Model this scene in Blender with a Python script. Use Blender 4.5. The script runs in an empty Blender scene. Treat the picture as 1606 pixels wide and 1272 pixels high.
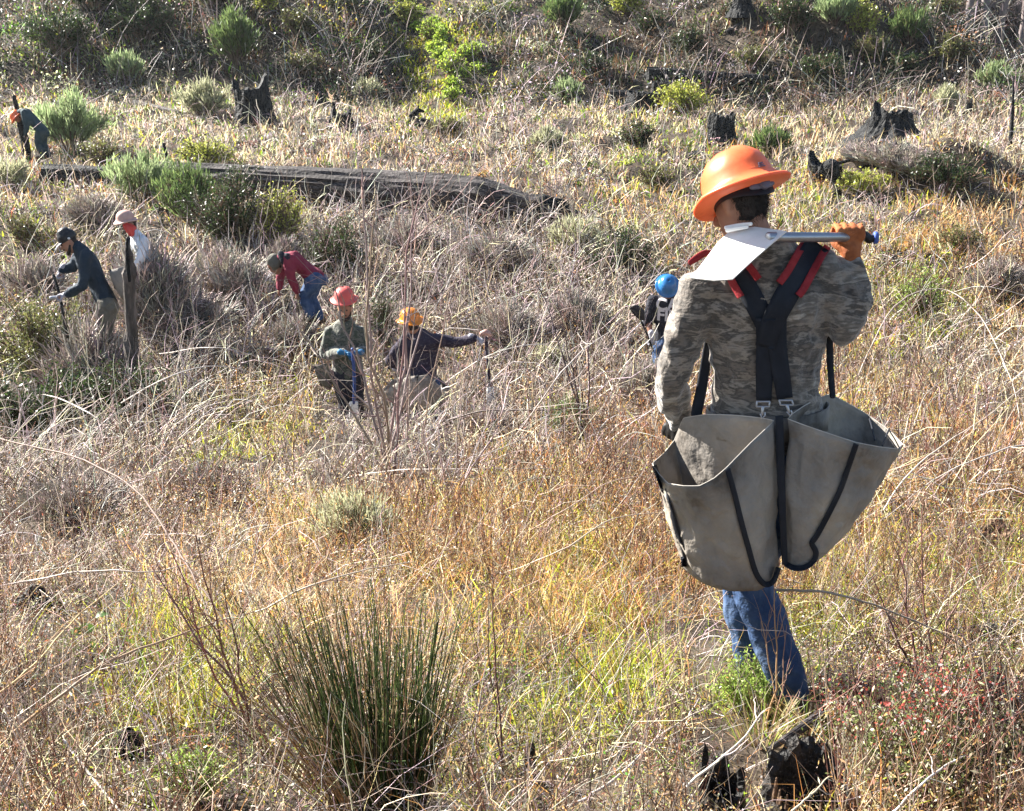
import bpy, bmesh, math, random
import numpy as np
from mathutils import Vector, Matrix, noise as mnoise
from mathutils.bvhtree import BVHTree
R = math.radians
rng = np.random.default_rng(7)
random.seed(7)
scene = bpy.context.scene
C = scene.collection

# ------------------------------------------------------------- camera, sky, sun, exposure
F = 1900.0; U0 = 803.0; V0 = 636.0; PITCH = math.atan((636-60)/F)
cd = bpy.data.cameras.new('camera'); cam = bpy.data.objects.new('camera', cd); C.objects.link(cam)
cd.sensor_width = 36; cd.lens = 36*F/1606; cd.clip_end = 2000; cd.clip_start = 0.05
cam.location = (0, 0, 0); cam.rotation_euler = (math.pi/2-PITCH, 0, 0)
scene.camera = cam
SUN_AZ = R(-60)      # measured from the view direction (+Y), negative = left
SUN_EL = R(34)
w = bpy.data.worlds.new('World'); scene.world = w; w.use_nodes = True
nt = w.node_tree; sky = nt.nodes.new('ShaderNodeTexSky'); sky.sky_type = 'NISHITA'; sky.sun_disc = False
sky.sun_elevation = SUN_EL; sky.sun_rotation = SUN_AZ; sky.altitude = 300
nt.nodes['Background'].inputs[1].default_value = 0.05
nt.links.new(sky.outputs[0], nt.nodes['Background'].inputs[0])
sd = bpy.data.lights.new('sun', 'SUN'); sun = bpy.data.objects.new('sun', sd); C.objects.link(sun)
sd.energy = 5.0; sd.angle = R(0.5); sd.color = (1, .95, .87)
sdir = Vector((math.sin(SUN_AZ)*math.cos(SUN_EL), math.cos(SUN_AZ)*math.cos(SUN_EL), math.sin(SUN_EL)))
sun.rotation_euler = (-sdir).to_track_quat('-Z', 'Y').to_euler(); sun.location = sdir*60
scene.view_settings.view_transform = 'Standard'; scene.view_settings.look = 'None'
scene.view_settings.gamma = 1; scene.view_settings.exposure = 2.15
scene.cycles.max_bounces = 5; scene.cycles.diffuse_bounces = 3; scene.cycles.glossy_bounces = 2
scene.cycles.transparent_max_bounces = 8; scene.cycles.transmission_bounces = 4; scene.cycles.use_denoising = True
scene.cycles.sample_clamp_indirect = 4

CT, ST = math.cos(PITCH), math.sin(PITCH)
def P(u, v, y):                      # the world point seen at (u,v), y metres ahead
    k = (V0-v)/F; d = Vector(((u-U0)/F, CT+k*ST, -ST+k*CT)); return d*(y/d.y)
def proj(x, y, z):                   # world -> photo pixel (numpy)
    df = y*CT - z*ST; du = y*ST + z*CT
    df = np.maximum(df, .05)
    return U0+F*x/df, V0-F*du/df

# ------------------------------------------------------------- noise
_perm = np.random.default_rng(3).random((256, 256)).astype(np.float32)
def vnoise(x, y):
    xi = np.floor(x).astype(int); yi = np.floor(y).astype(int); fx = x-xi; fy = y-yi
    fx = fx*fx*(3-2*fx); fy = fy*fy*(3-2*fy)
    a = _perm[xi & 255, yi & 255]; b = _perm[(xi+1) & 255, yi & 255]
    c = _perm[xi & 255, (yi+1) & 255]; d = _perm[(xi+1) & 255, (yi+1) & 255]
    return a*(1-fx)*(1-fy)+b*fx*(1-fy)+c*(1-fx)*fy+d*fx*fy
def fbm(x, y, o=4):
    s = 0; a = .5; t = 0
    for i in range(o):
        s = s+a*vnoise(x+17*i, y+31*i); t += a; x = x*2.03; y = y*2.03; a *= .5
    return s/t-.5

# ------------------------------------------------------------- terrain
YN = [3.2, 4, 6.5, 9.5, 14, 16, 18, 20, 23, 28, 33, 38, 46, 60, 90, 160]
UC = [-200, 100, 450, 800, 1200, 1460, 1606, 1900]
VT = [[1290, 1130, 900, 760, 650, 585, 515, 445, 335, 250, 195, 150, 30, -120, -320, -500],
      [1290, 1130, 900, 760, 645, 575, 505, 440, 330, 250, 190, 145, 20, -130, -320, -500],
      [1290, 1130, 900, 765, 660, 595, 525, 455, 350, 255, 195, 150, 10, -140, -320, -500],
      [1290, 1130, 900, 760, 655, 590, 515, 445, 352, 258, 200, 158, 5, -150, -320, -500],
      [1290, 1130, 900, 740, 620, 560, 495, 430, 350, 262, 205, 170, 30, -60, -300, -500],
      [1290, 1130, 900, 735, 600, 545, 485, 425, 345, 255, 195, 150, 80, 62, -190, -480],
      [1290, 1130, 900, 735, 600, 545, 485, 425, 345, 250, 190, 145, 132, 200, -130, -480],
      [1290, 1130, 900, 735, 600, 545, 485, 425, 345, 250, 190, 150, 158, 225, -130, -480]]
SN = np.array([(u-U0)/F for u in UC])
ZT = np.array([[y*(-ST+(V0-v)/F*CT)/(CT+(V0-v)/F*ST) for v, y in zip(row, YN)] for row in VT])
YN2 = np.array([-500, 1.5]+YN); ZT = np.concatenate([np.full((len(UC), 2), -1.62), ZT], axis=1)
BUMPS = [  # x, y, rx, ry, height
]
def bump_at(u, v, y, rx, ry, h):
    p = P(u, v, y); BUMPS.append((p.x, p.y, rx, ry, h))
bump_at(1475, 285, 26.0, 1.3, 1.0, 0.95)
bump_at(1390, 265, 27.5, 1.7, 1.0, 0.35)
bump_at(1380, 60, 44.0, 3.5, 3.0, 1.6)
bump_at(1250, 90, 43.0, 2.5, 2.5, 1.2)
bump_at(1000, 140, 39.0, 3.0, 1.5, 0.7)
bump_at(60, 640, 13.0, 1.5, 1.8, -0.35)
bump_at(640, 80, 43, 1.2, 6, -.8)
bump_at(400, 60, 43, 3.5, 4, 1.0)
bump_at(120, 40, 43, 3.0, 4, 1.0)
def hz(x, y):
    x = np.asarray(x, float); y = np.asarray(y, float)
    yy = np.maximum(y, 1.5); s = np.clip(x/yy, SN[0], SN[-1])
    j = np.clip(np.searchsorted(SN, s)-1, 0, len(SN)-2); f = (s-SN[j])/(SN[j+1]-SN[j]); f = f*f*(3-2*f)
    cols = np.stack([np.interp(y, YN2, ZT[i]) for i in range(len(UC))])
    sh = s.shape; jr = j.ravel(); cr = cols.reshape(len(UC), -1); ar = np.arange(jr.size)
    z = (cr[jr, ar]*(1-f.ravel())+cr[jr+1, ar]*f.ravel()).reshape(sh)
    far = np.clip((y-30)/15, 0, 1)
    z = z+fbm(x*.9, y*.9, 3)*(.12+.25*np.clip((y-8)/20, 0, 1))+fbm(x*.25+9, y*.25, 3)*(1.6*far)
    z = z+fbm(x*3.1+4, y*3.1, 2)*.06
    for bx, by, rx, ry, h in BUMPS:
        z = z+h*np.exp(-((x-bx)/rx)**2-((y-by)/ry)**2)
    return z
def ground_at(u, v):                 # where the ray through (u,v) meets the ground
    k = (V0-v)/F; dx, dy, dz = (u-U0)/F, CT+k*ST, -ST+k*CT
    t = np.concatenate([np.arange(2, 30, .04), np.arange(30, 120, .2)])/dy
    dd = dz*t-hz(dx*t, dy*t); i = np.argmax(dd < 0); t0 = t[i]
    return Vector((dx*t0, dy*t0, float(hz(dx*t0, dy*t0))))

# ------------------------------------------------------------- materials
MATS = {}
def mat_new(name):
    m = bpy.data.materials.new(name); m.use_nodes = True; MATS[name] = m
    nt = m.node_tree; return m, nt, nt.nodes['Principled BSDF']
def foliage(name, trans=.4, rough=.5, spec=.35):
    m, nt, p = mat_new(name); N = nt.nodes; L = nt.links
    a = N.new('ShaderNodeAttribute'); a.attribute_name = 'tint'
    p.inputs['Roughness'].default_value = rough; p.inputs['Specular IOR Level'].default_value = spec
    L.new(a.outputs['Color'], p.inputs['Base Color'])
    if trans > 0:
        tr = N.new('ShaderNodeBsdfTranslucent'); mx = N.new('ShaderNodeMixShader'); mx.inputs[0].default_value = trans
        L.new(a.outputs['Color'], tr.inputs[0]); L.new(p.outputs[0], mx.inputs[1]); L.new(tr.outputs[0], mx.inputs[2])
        L.new(mx.outputs[0], N['Material Output'].inputs[0])
    return m
foliage('grass_blade', .5, .55, .3); foliage('leaf', .45, .4, .5); foliage('twig_bark', 0, .6, .3)
def noisy(name, cols, scale=(4, 4, 4), detail=6, rough=.8, bump=.0, bscale=30, metal=0, spec=.3, pos=None, coord='Object', trans=0, distort=0, sheen=0, bdist=.01):
    m, nt, p = mat_new(name); N = nt.nodes; L = nt.links
    tc = N.new('ShaderNodeTexCoord'); mp = N.new('ShaderNodeMapping'); mp.inputs['Scale'].default_value = scale
    L.new(tc.outputs[coord], mp.inputs[0])
    n = N.new('ShaderNodeTexNoise'); n.inputs['Scale'].default_value = 1; n.inputs['Detail'].default_value = detail
    n.inputs['Roughness'].default_value = .62; n.inputs['Distortion'].default_value = distort
    L.new(mp.outputs[0], n.inputs['Vector']); cr = N.new('ShaderNodeValToRGB'); e = cr.color_ramp.elements
    pos = pos or [(.25+.5*i/max(1, len(cols)-1)) for i in range(len(cols))]
    for i, c in enumerate(cols):
        el = e[i] if i < 2 else e.new(pos[i])
        el.position = pos[i]; el.color = (*c, 1)
    L.new(n.outputs['Fac'], cr.inputs[0]); L.new(cr.outputs[0], p.inputs['Base Color'])
    p.inputs['Roughness'].default_value = rough; p.inputs['Metallic'].default_value = metal
    p.inputs['Specular IOR Level'].default_value = spec
    if sheen: p.inputs['Sheen Weight'].default_value = sheen
    if bump:
        b = N.new('ShaderNodeBump'); b.inputs['Strength'].default_value = bump; b.inputs['Distance'].default_value = bdist
        n2 = N.new('ShaderNodeTexNoise'); n2.inputs['Scale'].default_value = bscale; n2.inputs['Detail'].default_value = 5
        L.new(tc.outputs[coord], n2.inputs['Vector']); L.new(n2.outputs['Fac'], b.inputs['Height']); L.new(b.outputs[0], p.inputs['Normal'])
    if trans:
        tr = N.new('ShaderNodeBsdfTranslucent'); mx = N.new('ShaderNodeMixShader'); mx.inputs[0].default_value = trans
        L.new(cr.outputs[0], tr.inputs[0]); L.new(p.outputs[0], mx.inputs[1]); L.new(tr.outputs[0], mx.inputs[2])
        L.new(mx.outputs[0], N['Material Output'].inputs[0])
    return m
noisy('soil', [(.012, .009, .007), (.045, .033, .023), (.15, .115, .08)], (2.5, 2.5, 2.5), 9, .95, .8, 12, bdist=.05)
noisy('charred_wood', [(.004, .005, .006), (.010, .011, .012), (.08, .078, .076)], (14, 14, 2.5), 8, .7, 1, 22, bdist=.04, spec=.2)
noisy('rotten_wood', [(.03, .02, .015), (.13, .08, .05), (.30, .20, .13)], (20, 20, 3), 8, .85, 1, 30, bdist=.02)
noisy('weathered_log', [(.010, .009, .010), (.04, .034, .033), (.16, .14, .135)], (1.2, 14, 14), 8, .8, .9, 14, bdist=.03)
noisy('grey_bark', [(.02, .018, .016), (.08, .067, .058), (.26, .22, .19)], (14, 14, 3), 9, .85, .8, 25, bdist=.02)

# ------------------------------------------------------------- tags and mesh building
def tag(o, label=None, cat=None, group=None, kind=None):
    if label: o['label'] = label
    if cat: o['category'] = cat
    if group: o['group'] = group
    if kind: o['kind'] = kind
    return o
def empty(name, loc, label, cat, group=None):
    o = bpy.data.objects.new(name, None); C.objects.link(o); o.location = loc
    o.empty_display_size = .1
    return tag(o, label, cat, group)
def link(name, me, mat, parent=None, smooth=False):
    o = bpy.data.objects.new(name, me); C.objects.link(o)
    if mat and not me.materials: me.materials.append(MATS[mat])
    if parent: 
        o.parent = parent
        o.matrix_parent_inverse = parent.matrix_basis.inverted()
    if smooth: me.polygons.foreach_set('use_smooth', [True]*len(me.polygons))
    return o
def np_mesh(name, V, Fc, col=None):
    """V (n,3), Fc (m,k) with k 3 or 4, col (n,3)"""
    me = bpy.data.meshes.new(name); n = len(V); m, k = Fc.shape
    me.vertices.add(n); me.vertices.foreach_set('co', np.ascontiguousarray(V, np.float32).ravel())
    me.loops.add(m*k); me.loops.foreach_set('vertex_index', np.ascontiguousarray(Fc, np.int32).ravel())
    me.polygons.add(m); me.polygons.foreach_set('loop_start', np.arange(0, m*k, k, dtype=np.int32))
    me.update(calc_edges=True)
    if col is not None:
        a = me.attributes.new('tint', 'FLOAT_COLOR', 'POINT')
        a.data.foreach_set('color', np.concatenate([col, np.ones((n, 1))], 1).astype(np.float32).ravel())
    return me
class Acc:
    """collects numpy pieces (quads) into one mesh"""
    def __init__(s): s.V = []; s.Fq = []; s.K = []; s.n = 0
    def add(s, V, Fq, col):
        s.V.append(V); s.Fq.append(Fq+s.n); s.K.append(col); s.n += len(V)
    def mesh(s, name): return np_mesh(name, np.concatenate(s.V), np.concatenate(s.Fq), np.concatenate(s.K))
def ribbons(acc, pts, wid, side, col, tipcol=None):
    """pts (N,K,3) wid (N,K) side (N,3) col (N,3)"""
    N, K, _ = pts.shape
    A = pts-side[:, None]*wid[..., None]*.5; B = pts+side[:, None]*wid[..., None]*.5
    V = np.stack([A, B], 2).reshape(-1, 3)
    b = (np.arange(N)*2*K)[:, None]+(np.arange(K-1)*2)[None]
    Fq = np.stack([b, b+1, b+3, b+2], -1).reshape(-1, 4)
    cc = np.repeat(col[:, None], 2*K, 1)
    if tipcol is not None:
        t = np.repeat(np.linspace(0, 1, K), 2)[None, :, None]
        cc = cc*(1-t)+tipcol[:, None]*t
    acc.add(V, Fq, cc.reshape(-1, 3))
def tubes(acc, pts, rad, col, sides=3):
    """pts (N,K,3) rad (N,K)"""
    N, K, _ = pts.shape
    T = np.gradient(pts, axis=1); T /= np.linalg.norm(T, axis=2, keepdims=True)+1e-9
    ref = np.where(np.abs(T[..., 2:3]) > .9, np.array([1., 0, 0]), np.array([0, 0, 1.]))
    S = np.cross(T, ref); S /= np.linalg.norm(S, axis=2, keepdims=True)+1e-9; U = np.cross(S, T)
    a = np.arange(sides)*2*math.pi/sides
    ring = S[:, :, None]*np.cos(a)[None, None, :, None]+U[:, :, None]*np.sin(a)[None, None, :, None]
    V = (pts[:, :, None]+ring*rad[:, :, None, None]).reshape(-1, 3)
    base = (np.arange(N)*K*sides)[:, None, None]+(np.arange(K-1)*sides)[None, :, None]
    i = np.arange(sides)[None, None]; j = (i+1) % sides
    Fq = np.stack([base+i, base+j, base+j+sides, base+i+sides], -1).reshape(-1, 4)
    cc = np.repeat(col[:, None], K*sides, 1).reshape(-1, 3) if col.ndim == 2 else np.repeat(col, sides, 1).reshape(-1, 3)
    acc.add(V, Fq, cc)
def leaves(acc, cen, size, col, aspect=.5, upbias=.5, r=None):
    """diamond leaves, folded quads"""
    r = r or rng; N = len(cen)
    d = r.normal(size=(N, 3)); d /= np.linalg.norm(d, axis=1, keepdims=True)
    n = r.normal(size=(N, 3)); n[:, 2] += upbias*2; s = np.cross(d, n); s /= np.linalg.norm(s, axis=1, keepdims=True)+1e-9
    L = size[:, None]*.5
    V = np.stack([cen-d*L, cen+s*L*aspect, cen+d*L, cen-s*L*aspect], 1).reshape(-1, 3)
    Fq = np.arange(4*N).reshape(N, 4)
    acc.add(V, Fq, np.repeat(col, 4, 0))
def blade_pts(base, L, az, lean, curve, K=4, r=None):
    """polylines starting at base, leaning by lean at the foot and lean+curve at the tip"""
    N = len(base); t = np.linspace(0, 1, K); out = np.zeros((N, K, 3)); out[:, 0] = base
    for k in range(1, K):
        a = lean+curve*(t[k]+t[k-1])/2; st = L/(K-1)
        out[:, k, 0] = out[:, k-1, 0]+np.sin(a)*np.cos(az)*st
        out[:, k, 1] = out[:, k-1, 1]+np.sin(a)*np.sin(az)*st
        out[:, k, 2] = out[:, k-1, 2]+np.cos(a)*st
    return out

# ------------------------------------------------------------- ground sheet
def axis(near, far, step0, grow, smax, lim):
    v = [0.]; s = step0
    while v[-1] < lim:
        if v[-1] > near: s = min(s*grow, smax if v[-1] < far else 30)
        v.append(v[-1]+s)
    return np.array(v)
ax = axis(4, 45, .16, 1.02, .7, 420); gx = np.concatenate([-ax[:0:-1], ax])
ay = axis(12, 100, .13, 1.012, .55, 700); gy = np.concatenate([-axis(2, 30, .4, 1.3, 6, 200)[:0:-1], ay])
X, Y = np.meshgrid(gx, gy); Zg = hz(X, Y)
V = np.stack([X, Y, Zg], -1).reshape(-1, 3); nx = len(gx); ny = len(gy)
i = (np.arange(ny-1)[:, None]*nx+np.arange(nx-1)[None]).ravel()
gme = np_mesh('ground', V, np.stack([i, i+1, i+nx+1, i+nx], 1))
tag(link('ground', gme, 'soil', smooth=True), kind='structure')
# ------------------------------------------------------------- vegetation that nobody could count
PAL = dict(tan=(.56, .42, .22), straw=(.74, .63, .42), orange=(.54, .31, .11), red=(.27, .12, .07), lilac=(.33, .27, .26),
           pale=(.55, .48, .43), ygreen=(.42, .46, .05), green=(.16, .26, .04), dark=(.022, .038, .014), brown=(.10, .065, .04))
PN = list(PAL); PC = np.array([PAL[k] for k in PN])
def wt(**k): return np.array([k.get(n, 0.) for n in PN])
# zones: centre u,v, radii, strength, colour weights, height factor, density factor
ZONES = [
 (690, 100, 34, 60, 40, wt(ygreen=8, green=2), .6, 1.5), (655, 25, 32, 50, 40, wt(ygreen=5, tan=2, green=1), .6, 1.2),
 (760, 20, 40, 35, 4, wt(tan=5, straw=2), .7, 1.2), (740, 110, 35, 45, 4, wt(ygreen=4, green=2, straw=2), .6, 1.2),
 (340, 700, 60, 45, 9, wt(ygreen=7, orange=1, green=2), .8, 1.6), (430, 640, 120, 45, 7, wt(tan=4, orange=3, ygreen=4), .9, 1.6),
 (420, 690, 60, 40, 5, wt(ygreen=3, tan=3), 1, 1.3),
 (1440, 490, 60, 60, 7, wt(ygreen=5, green=3, tan=1), 1, 1.3), (1370, 610, 50, 60, 3, wt(ygreen=3, tan=2, orange=1), 1, 1.2),
 (100, 130, 260, 60, 2.5, wt(straw=3, green=2, ygreen=1, lilac=1), .8, 1), (300, 170, 200, 60, 2.5, wt(pale=3, green=2, straw=2), .8, 1),
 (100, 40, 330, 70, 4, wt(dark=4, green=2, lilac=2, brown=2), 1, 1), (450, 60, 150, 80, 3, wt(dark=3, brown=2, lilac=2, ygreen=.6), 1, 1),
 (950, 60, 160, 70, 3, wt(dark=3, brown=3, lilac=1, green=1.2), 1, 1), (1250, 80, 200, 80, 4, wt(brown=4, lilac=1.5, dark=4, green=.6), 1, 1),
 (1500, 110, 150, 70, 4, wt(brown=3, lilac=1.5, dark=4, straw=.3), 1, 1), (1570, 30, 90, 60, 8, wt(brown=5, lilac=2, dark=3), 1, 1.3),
 (1300, 330, 130, 40, 4, wt(ygreen=3, tan=2, green=2), .8, 1.2), (1490, 350, 140, 60, 4, wt(orange=4, tan=4, straw=1), 1, 1.4),
 (1500, 230, 160, 60, 3, wt(pale=3, straw=3, lilac=1), .9, 1), (1010, 260, 110, 60, 3, wt(green=2, ygreen=2, straw=2, lilac=1), .8, 1),
 (760, 250, 200, 60, 3, wt(lilac=4, pale=2, tan=2, green=1), .8, 1), (840, 320, 180, 40, 3, wt(tan=3, lilac=3, orange=1), .9, 1),
 (1040, 330, 80, 50, 3, wt(tan=3, green=2, orange=2), 1, 1.2),
 (60, 380, 90, 60, 3, wt(green=2, ygreen=2, straw=2, lilac=2), .9, 1), (90, 640, 170, 70, 9, wt(dark=8, brown=3), .6, 1.2),  # the dark leaf zone stands in for shade in the left valley
 (330, 500, 150, 90, 5, wt(lilac=5, pale=2, brown=2), .8, .8), (860, 520, 180, 90, 4, wt(lilac=3, pale=3, tan=1.5), .8, .9),
 (620, 440, 130, 80, 4, wt(lilac=3, brown=2, pale=1), .8, .8), (960, 440, 110, 60, 3, wt(green=2, dark=1, pale=2), .8, 1),
 (720, 650, 200, 60, 4, wt(pale=4, lilac=3, straw=2), .7, .9), (520, 740, 160, 50, 4, wt(pale=4, lilac=4, tan=1), .7, .9),
 (150, 760, 190, 90, 4.5, wt(lilac=5, pale=3, brown=2, green=.5), .7, .9), (60, 900, 140, 90, 3.5, wt(lilac=3, brown=3, pale=3, red=1), .8, 1),
 (900, 850, 300, 110, 4, wt(orange=5, tan=3, red=2, ygreen=1, straw=1), 1, 1.2), (1000, 720, 110, 60, 4, wt(red=3, orange=3, tan=3), 1, 1.1),
 (620, 860, 200, 70, 4, wt(tan=4, orange=3, ygreen=1.6, red=1), 1, 1.2), (430, 900, 160, 60, 4, wt(tan=3, straw=2, orange=2, pale=1), 1, 1.2),
 (900, 880, 45, 70, 5, wt(ygreen=6), .8, 1.2), (560, 820, 90, 40, 4, wt(ygreen=3, straw=2, tan=1), .8, 1.2),
 (300, 1080, 90, 60, 8, wt(ygreen=7, green=2, orange=1), .8, 1.4), (180, 1080, 80, 60, 4, wt(ygreen=3, green=2, red=1), .7, 1.1),
 (830, 1000, 160, 60, 4, wt(tan=4, orange=3, ygreen=2.5), 1, 1.3), (970, 1060, 60, 80, 7, wt(ygreen=6, green=1, tan=1), .9, 1.3),
 (850, 1120, 70, 60, 5, wt(ygreen=4, green=3, straw=1), .6, 1.1), (1180, 1070, 70, 60, 9, wt(green=5, ygreen=5), .5, 1.4),
 (1480, 760, 140, 120, 3, wt(orange=3, red=2.5, tan=2, ygreen=1), 1, 1.1), (1480, 940, 150, 80, 4, wt(ygreen=3, green=2, tan=2, red=1), .8, 1),
 (1330, 950, 70, 90, 5, wt(ygreen=4, tan=3, green=1), .8, 1.3), (1500, 1100, 170, 90, 3, wt(green=2, red=2, straw=2, brown=2), .6, .9),
 (1520, 620, 130, 70, 3, wt(pale=3, tan=3, straw=2), .9, 1), (1000, 950, 100, 70, 4, wt(orange=4, red=3, tan=2), 1, 1.2),
 (130, 1200, 200, 70, 4, wt(brown=3, red=2, straw=2, green=1.5), .6, 1), (330, 1220, 130, 60, 4, wt(green=4, ygreen=2, brown=2), .4, 1),
 (900, 1220, 200, 60, 4, wt(straw=3, ygreen=2, green=2, brown=2), .6, 1), (1180, 900, 120, 60, 3, wt(orange=2, tan=2, brown=1), .8, 1)]
def base_w(u, v):
    W = np.zeros((len(u), len(PN)))
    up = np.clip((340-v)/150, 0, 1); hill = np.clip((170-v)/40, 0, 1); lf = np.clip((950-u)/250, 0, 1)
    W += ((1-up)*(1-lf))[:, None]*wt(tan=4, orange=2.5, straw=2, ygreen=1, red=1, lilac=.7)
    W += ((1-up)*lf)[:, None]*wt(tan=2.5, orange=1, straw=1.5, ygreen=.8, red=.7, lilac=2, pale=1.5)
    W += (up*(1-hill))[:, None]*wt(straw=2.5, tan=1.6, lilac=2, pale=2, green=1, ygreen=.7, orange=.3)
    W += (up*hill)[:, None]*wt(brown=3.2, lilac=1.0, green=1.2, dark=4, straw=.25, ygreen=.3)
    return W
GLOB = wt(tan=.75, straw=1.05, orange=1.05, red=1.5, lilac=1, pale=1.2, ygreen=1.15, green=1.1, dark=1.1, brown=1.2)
BASEW = wt(brown=.09, red=.07, pale=.06, straw=.06, lilac=.03, dark=.02)
def zone_eval(x, y, z):
    u, v = proj(x, y, z); un = u+60*fbm(x*1.3, y*1.3, 2); vn = v+30*fbm(x*1.3+40, y*1.3, 2)
    W = base_w(u, v)*1.0; W /= W.sum(1, keepdims=True); H = np.ones(len(u)); D = np.ones(len(u))
    for (cu, cv, ru, rv, st, ww, hf, df) in ZONES:
        g = np.exp(-((un-cu)/ru)**2-((vn-cv)/rv)**2)
        W += (g*st)[:, None]*ww/ww.sum(); H += g*(hf-1); D += g*(df-1)
    W = W/W.sum(1, keepdims=True)*GLOB+BASEW
    return W, H, D, u, v
def pick(W, r):
    c = np.cumsum(W, 1); c /= c[:, -1:]; return (r.random(len(W))[:, None] > c).sum(1)
def jitter(col, r, a=.25):
    n = len(col); return np.clip(col*(1+a*r.normal(size=(n, 1)))*(1+.08*r.normal(size=(n, 3))), .005, .9)
# places kept low so that they do not hide what stands behind them: u0,u1,v0,v1,max factor
LOW = [(470, 730, 1190, 1500, .75), (1080, 1300, 1120, 1500, .6), (1040, 1140, 900, 1085, .6), (490, 610, 620, 720, .3), (480, 720, 640, 800, .45), (440, 520, 490, 540, .6)]
def low_factor(u, v):
    f = np.ones(len(u))
    for a, b, c, d, k in LOW: f = np.where((u > a) & (u < b) & (v > c) & (v < d), np.minimum(f, k), f)
    return f
CLUMP = []
def sample(n, y0, y1, p, r, smax=.56, clump=1.0, cscale=2.2):
    """n ground points, pdf ~ y^(1-p) in a wedge ahead of the camera, thinned into clumps"""
    m = int(n*1.9); q = 2-p
    y = ((y1**q-y0**q)*r.random(m)+y0**q)**(1/q); x = (r.random(m)*2-1)*smax*(y+.8)
    k = fbm(x*cscale, y*cscale, 3)+.5
    keep = r.random(m) < np.clip((k-.5)*5*clump+.60, .05, 1); x = x[keep][:n]; y = y[keep][:n]
    return x, y, hz(x, y)

def grass_layer(acc, n, y0, y1, p, L0, L1, wmin, wk, r, K=4, leanmax=.9, clump=1., drop=()):
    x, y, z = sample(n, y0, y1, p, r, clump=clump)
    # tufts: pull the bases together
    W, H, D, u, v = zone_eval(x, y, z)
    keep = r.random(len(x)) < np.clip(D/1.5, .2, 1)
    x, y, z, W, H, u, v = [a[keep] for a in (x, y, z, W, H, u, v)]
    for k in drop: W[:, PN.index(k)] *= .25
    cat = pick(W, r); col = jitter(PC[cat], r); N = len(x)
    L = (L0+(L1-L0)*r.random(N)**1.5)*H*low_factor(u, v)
    L *= np.where(np.isin(cat, [6, 7]), .8, 1.)*(.75+.9*(fbm(x*1.7+50, y*1.7, 2)+.5)*.7)
    az = r.random(N)*2*math.pi; lean = np.abs(r.normal(size=N))*.35; curve = r.random(N)*leanmax*1.5
    b = np.stack([x, y, z-.02], 1)
    pts = blade_pts(b, L, az, lean, curve, K)
    pts[:, 1:] += r.normal(size=(N, K-1, 3))*(.04*L)[:, None, None]
    wd = np.maximum(wmin, wk*y)*(.6+.8*r.random(N))*np.where(np.isin(cat, [6, 7]), 1.5, 1.)
    prof = np.linspace(1, .0, K)**.6; prof[0] = .7
    sa = az+math.pi/2+r.normal(size=N)*.8
    side = np.stack([np.cos(sa), np.sin(sa), r.normal(size=N)*.3], 1)
    tip = np.clip(col*np.array([1.1, 1.0, .8])*(1+.2*r.normal(size=(N, 1))), .01, .9)
    ribbons(acc, pts, wd[:, None]*prof[None], side, col, tip)

ga = Acc()
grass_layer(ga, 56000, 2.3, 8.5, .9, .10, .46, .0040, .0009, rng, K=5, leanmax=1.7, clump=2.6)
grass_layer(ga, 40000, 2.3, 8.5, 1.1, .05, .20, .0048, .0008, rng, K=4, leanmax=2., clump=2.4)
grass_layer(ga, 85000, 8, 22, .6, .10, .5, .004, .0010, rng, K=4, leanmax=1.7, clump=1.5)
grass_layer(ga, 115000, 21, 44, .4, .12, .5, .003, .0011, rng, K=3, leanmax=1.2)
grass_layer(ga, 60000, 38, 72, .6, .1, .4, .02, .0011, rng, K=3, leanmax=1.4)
tag(link('dry_grass', ga.mesh('dry_grass'), 'grass_blade'), 'tan and orange dry grass mixed with green blades covering the clearcut slope', 'grass', kind='stuff')

# small leaves of ground cover: litter near the soil and leaf clouds in weeds
def leaf_layer(acc, n, y0, y1, p, hmax, s0, sk, r, flat=.6, only=None, clump=1.6):
    x, y, z = sample(n, y0, y1, p, r, clump=clump, cscale=1.4)
    W, H, D, u, v = zone_eval(x, y, z)
    if only is not None: W = W*only+.02
    cat = pick(W, r); N = len(x); col = jitter(PC[cat], r, .3)
    hh = hmax*(r.random(N)**1.4)*H*low_factor(u, v)
    cen = np.stack([x, y, z+hh], 1)
    leaves(acc, cen, np.maximum(s0, sk*y)*(.5+r.random(N)), col, .42, flat, r)
la = Acc(); allw = np.ones(len(PN))
leaf_layer(la, 120000, 2.3, 9, .9, .30, .0105, .0021, rng)
leaf_layer(la, 40000, 2.3, 9, 1.2, .05, .014, .002, rng)
leaf_layer(la, 60000, 8, 24, .5, .33, .02, .0019, rng)
leaf_layer(la, 50000, 22, 66, .4, .3, .03, .0019, rng)
tag(link('leafy_ground_cover', la.mesh('leafy_ground_cover'), 'leaf'), 'small dead and green leaves of low weeds spread over the slope', 'ground cover', kind='stuff')

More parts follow.
